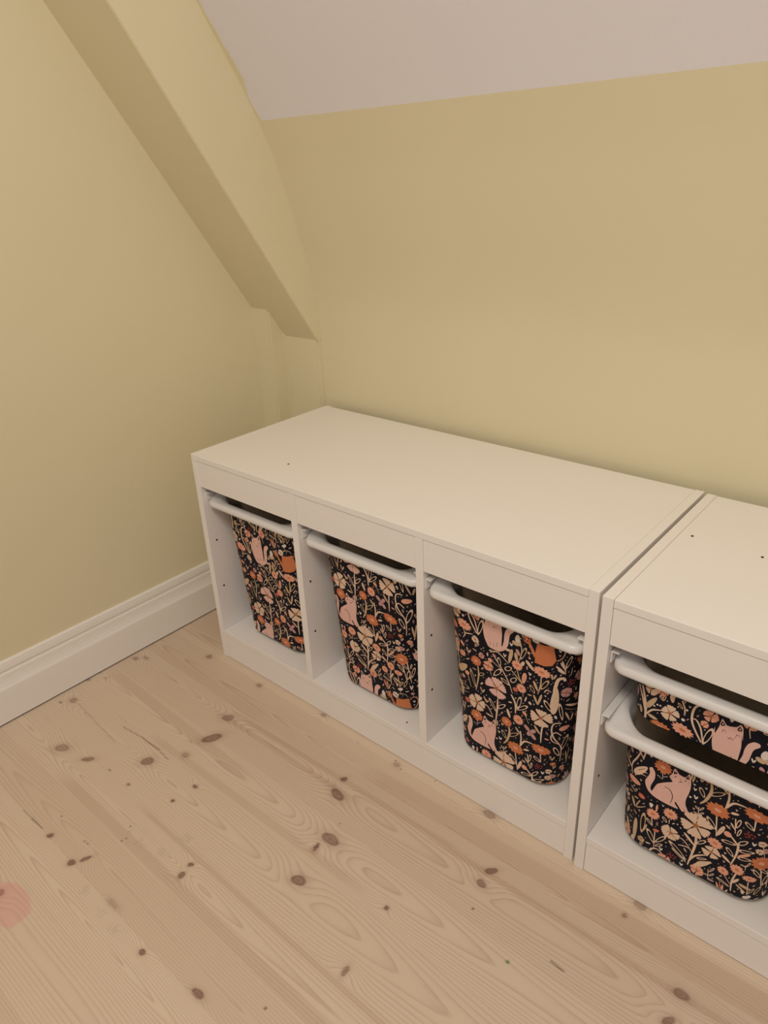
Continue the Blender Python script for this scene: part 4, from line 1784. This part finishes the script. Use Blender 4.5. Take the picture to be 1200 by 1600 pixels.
def printed_cover(parent, height, shift, label=None):
    """cover wrapped round the front of the tub: ground sheet plus the printed motifs, following its curve"""
    from mathutils.geometry import tessellate_polygon
    S0, S1 = -168.0, 168.0
    Z0, Z1 = -(height - 0.0045) * 1000, -3.0
    verts, faces, mats = [], [], []

    def put(s, z, off):
        x, y = body_point(s / 1000, z / 1000, off)
        return (x, y, z / 1000)
    # ground sheet
    ns = 135
    nz = max(3, int((Z1 - Z0) / 22))
    base = 0
    for j in range(nz + 1):
        for i in range(ns + 1):
            verts.append(put(S0 + (S1 - S0) * i / ns, Z0 + (Z1 - Z0) * j / nz, 0.0003))
    for j in range(nz):
        for i in range(ns):
            a = j * (ns + 1) + i
            faces.append((a, a + 1, a + ns + 2, a + ns + 1)); mats.append(COL['b'])
    for n in (-1, 0, 1):
        dx, dy = shift[0] + REPEAT[0] * n, shift[1] + REPEAT[1] * n
        for mi, polys in enumerate(MOTIF_POLYS):
            for poly, c, layer in polys:
                q = [(x + dx, y + dy) for x, y in poly]
                ys = [p[1] for p in q]; xs = [p[0] for p in q]
                if max(ys) < Z0 or min(ys) > Z1 or max(xs) < S0 or min(xs) > S1:
                    continue
                off = 0.0004 + layer * 0.00004 + (mi % 12) * 0.000003
                tri = tessellate_polygon([[Vector((p[0], p[1], 0)) for p in q]]) if len(q) > 3 else [(0, 1, 2)]
                for t in tri:
                    pieces = [[q[k] for k in t]]
                    if min(ys) < Z0: pieces = [clip(p, 1, Z0, False) for p in pieces]
                    if max(ys) > Z1: pieces = [clip(p, 1, Z1, True) for p in pieces]
                    if min(xs) < S0: pieces = [clip(p, 0, S0, False) for p in pieces]
                    if max(xs) > S1: pieces = [clip(p, 0, S1, True) for p in pieces]
                    for p in pieces:
                        if len(p) < 3: continue
                        x0, x1 = min(u[0] for u in p), max(u[0] for u in p)
                        cuts = []
                        if x1 - x0 > 2.5 and (x1 > 52 or x0 < -52):
                            cuts = [g * 3.0 for g in range(int(x0 // 3) + 1, int(x1 // 3) + 1)]
                        rest = p
                        strips = []
                        for g in cuts:
                            strips.append(clip(rest, 0, g, True)); rest = clip(rest, 0, g, False)
                        strips.append(rest)
                        for st in strips:
                            if len(st) < 3: continue
                            b0 = len(verts)
                            verts.extend(put(u[0], u[1], off) for u in st)
                            faces.append(tuple(range(b0, b0 + len(st)))); mats.append(COL[c])
    me = bpy.data.meshes.new('printed_cover')
    me.from_pydata(verts, [], faces)
    for m in M_cover:
        me.materials.append(m)
    me.polygons.foreach_set('material_index', mats)
    # face outward
    bm = bmesh.new(); bm.from_mesh(me)
    bmesh.ops.dissolve_degenerate(bm, dist=1e-7, edges=bm.edges[:])
    bm.normal_update()
    for f in bm.faces:
        c = f.calc_center_median()
        d = Vector((c.x, min(0.0, c.y - 0.10), 0))
        if f.normal.dot(d) < 0:
            f.normal_flip()
        f.smooth = True
    bm.to_mesh(me); bm.free()
    o = bpy.data.objects.new('printed_cover', me)
    C.objects.link(o)
    o.parent = parent
    o['label'] = 'navy cover printed with cats and flowers'
    return o


for b_, h, sh in ((bins[0], .345, (10, -50)), (bins[1], .345, (-17, 141)), (bins[2], .345, (0, 0)), (bins[3], .090, (40, -26)), (bins[4], .227, (0, 214))):
    printed_cover(b_, h, sh)
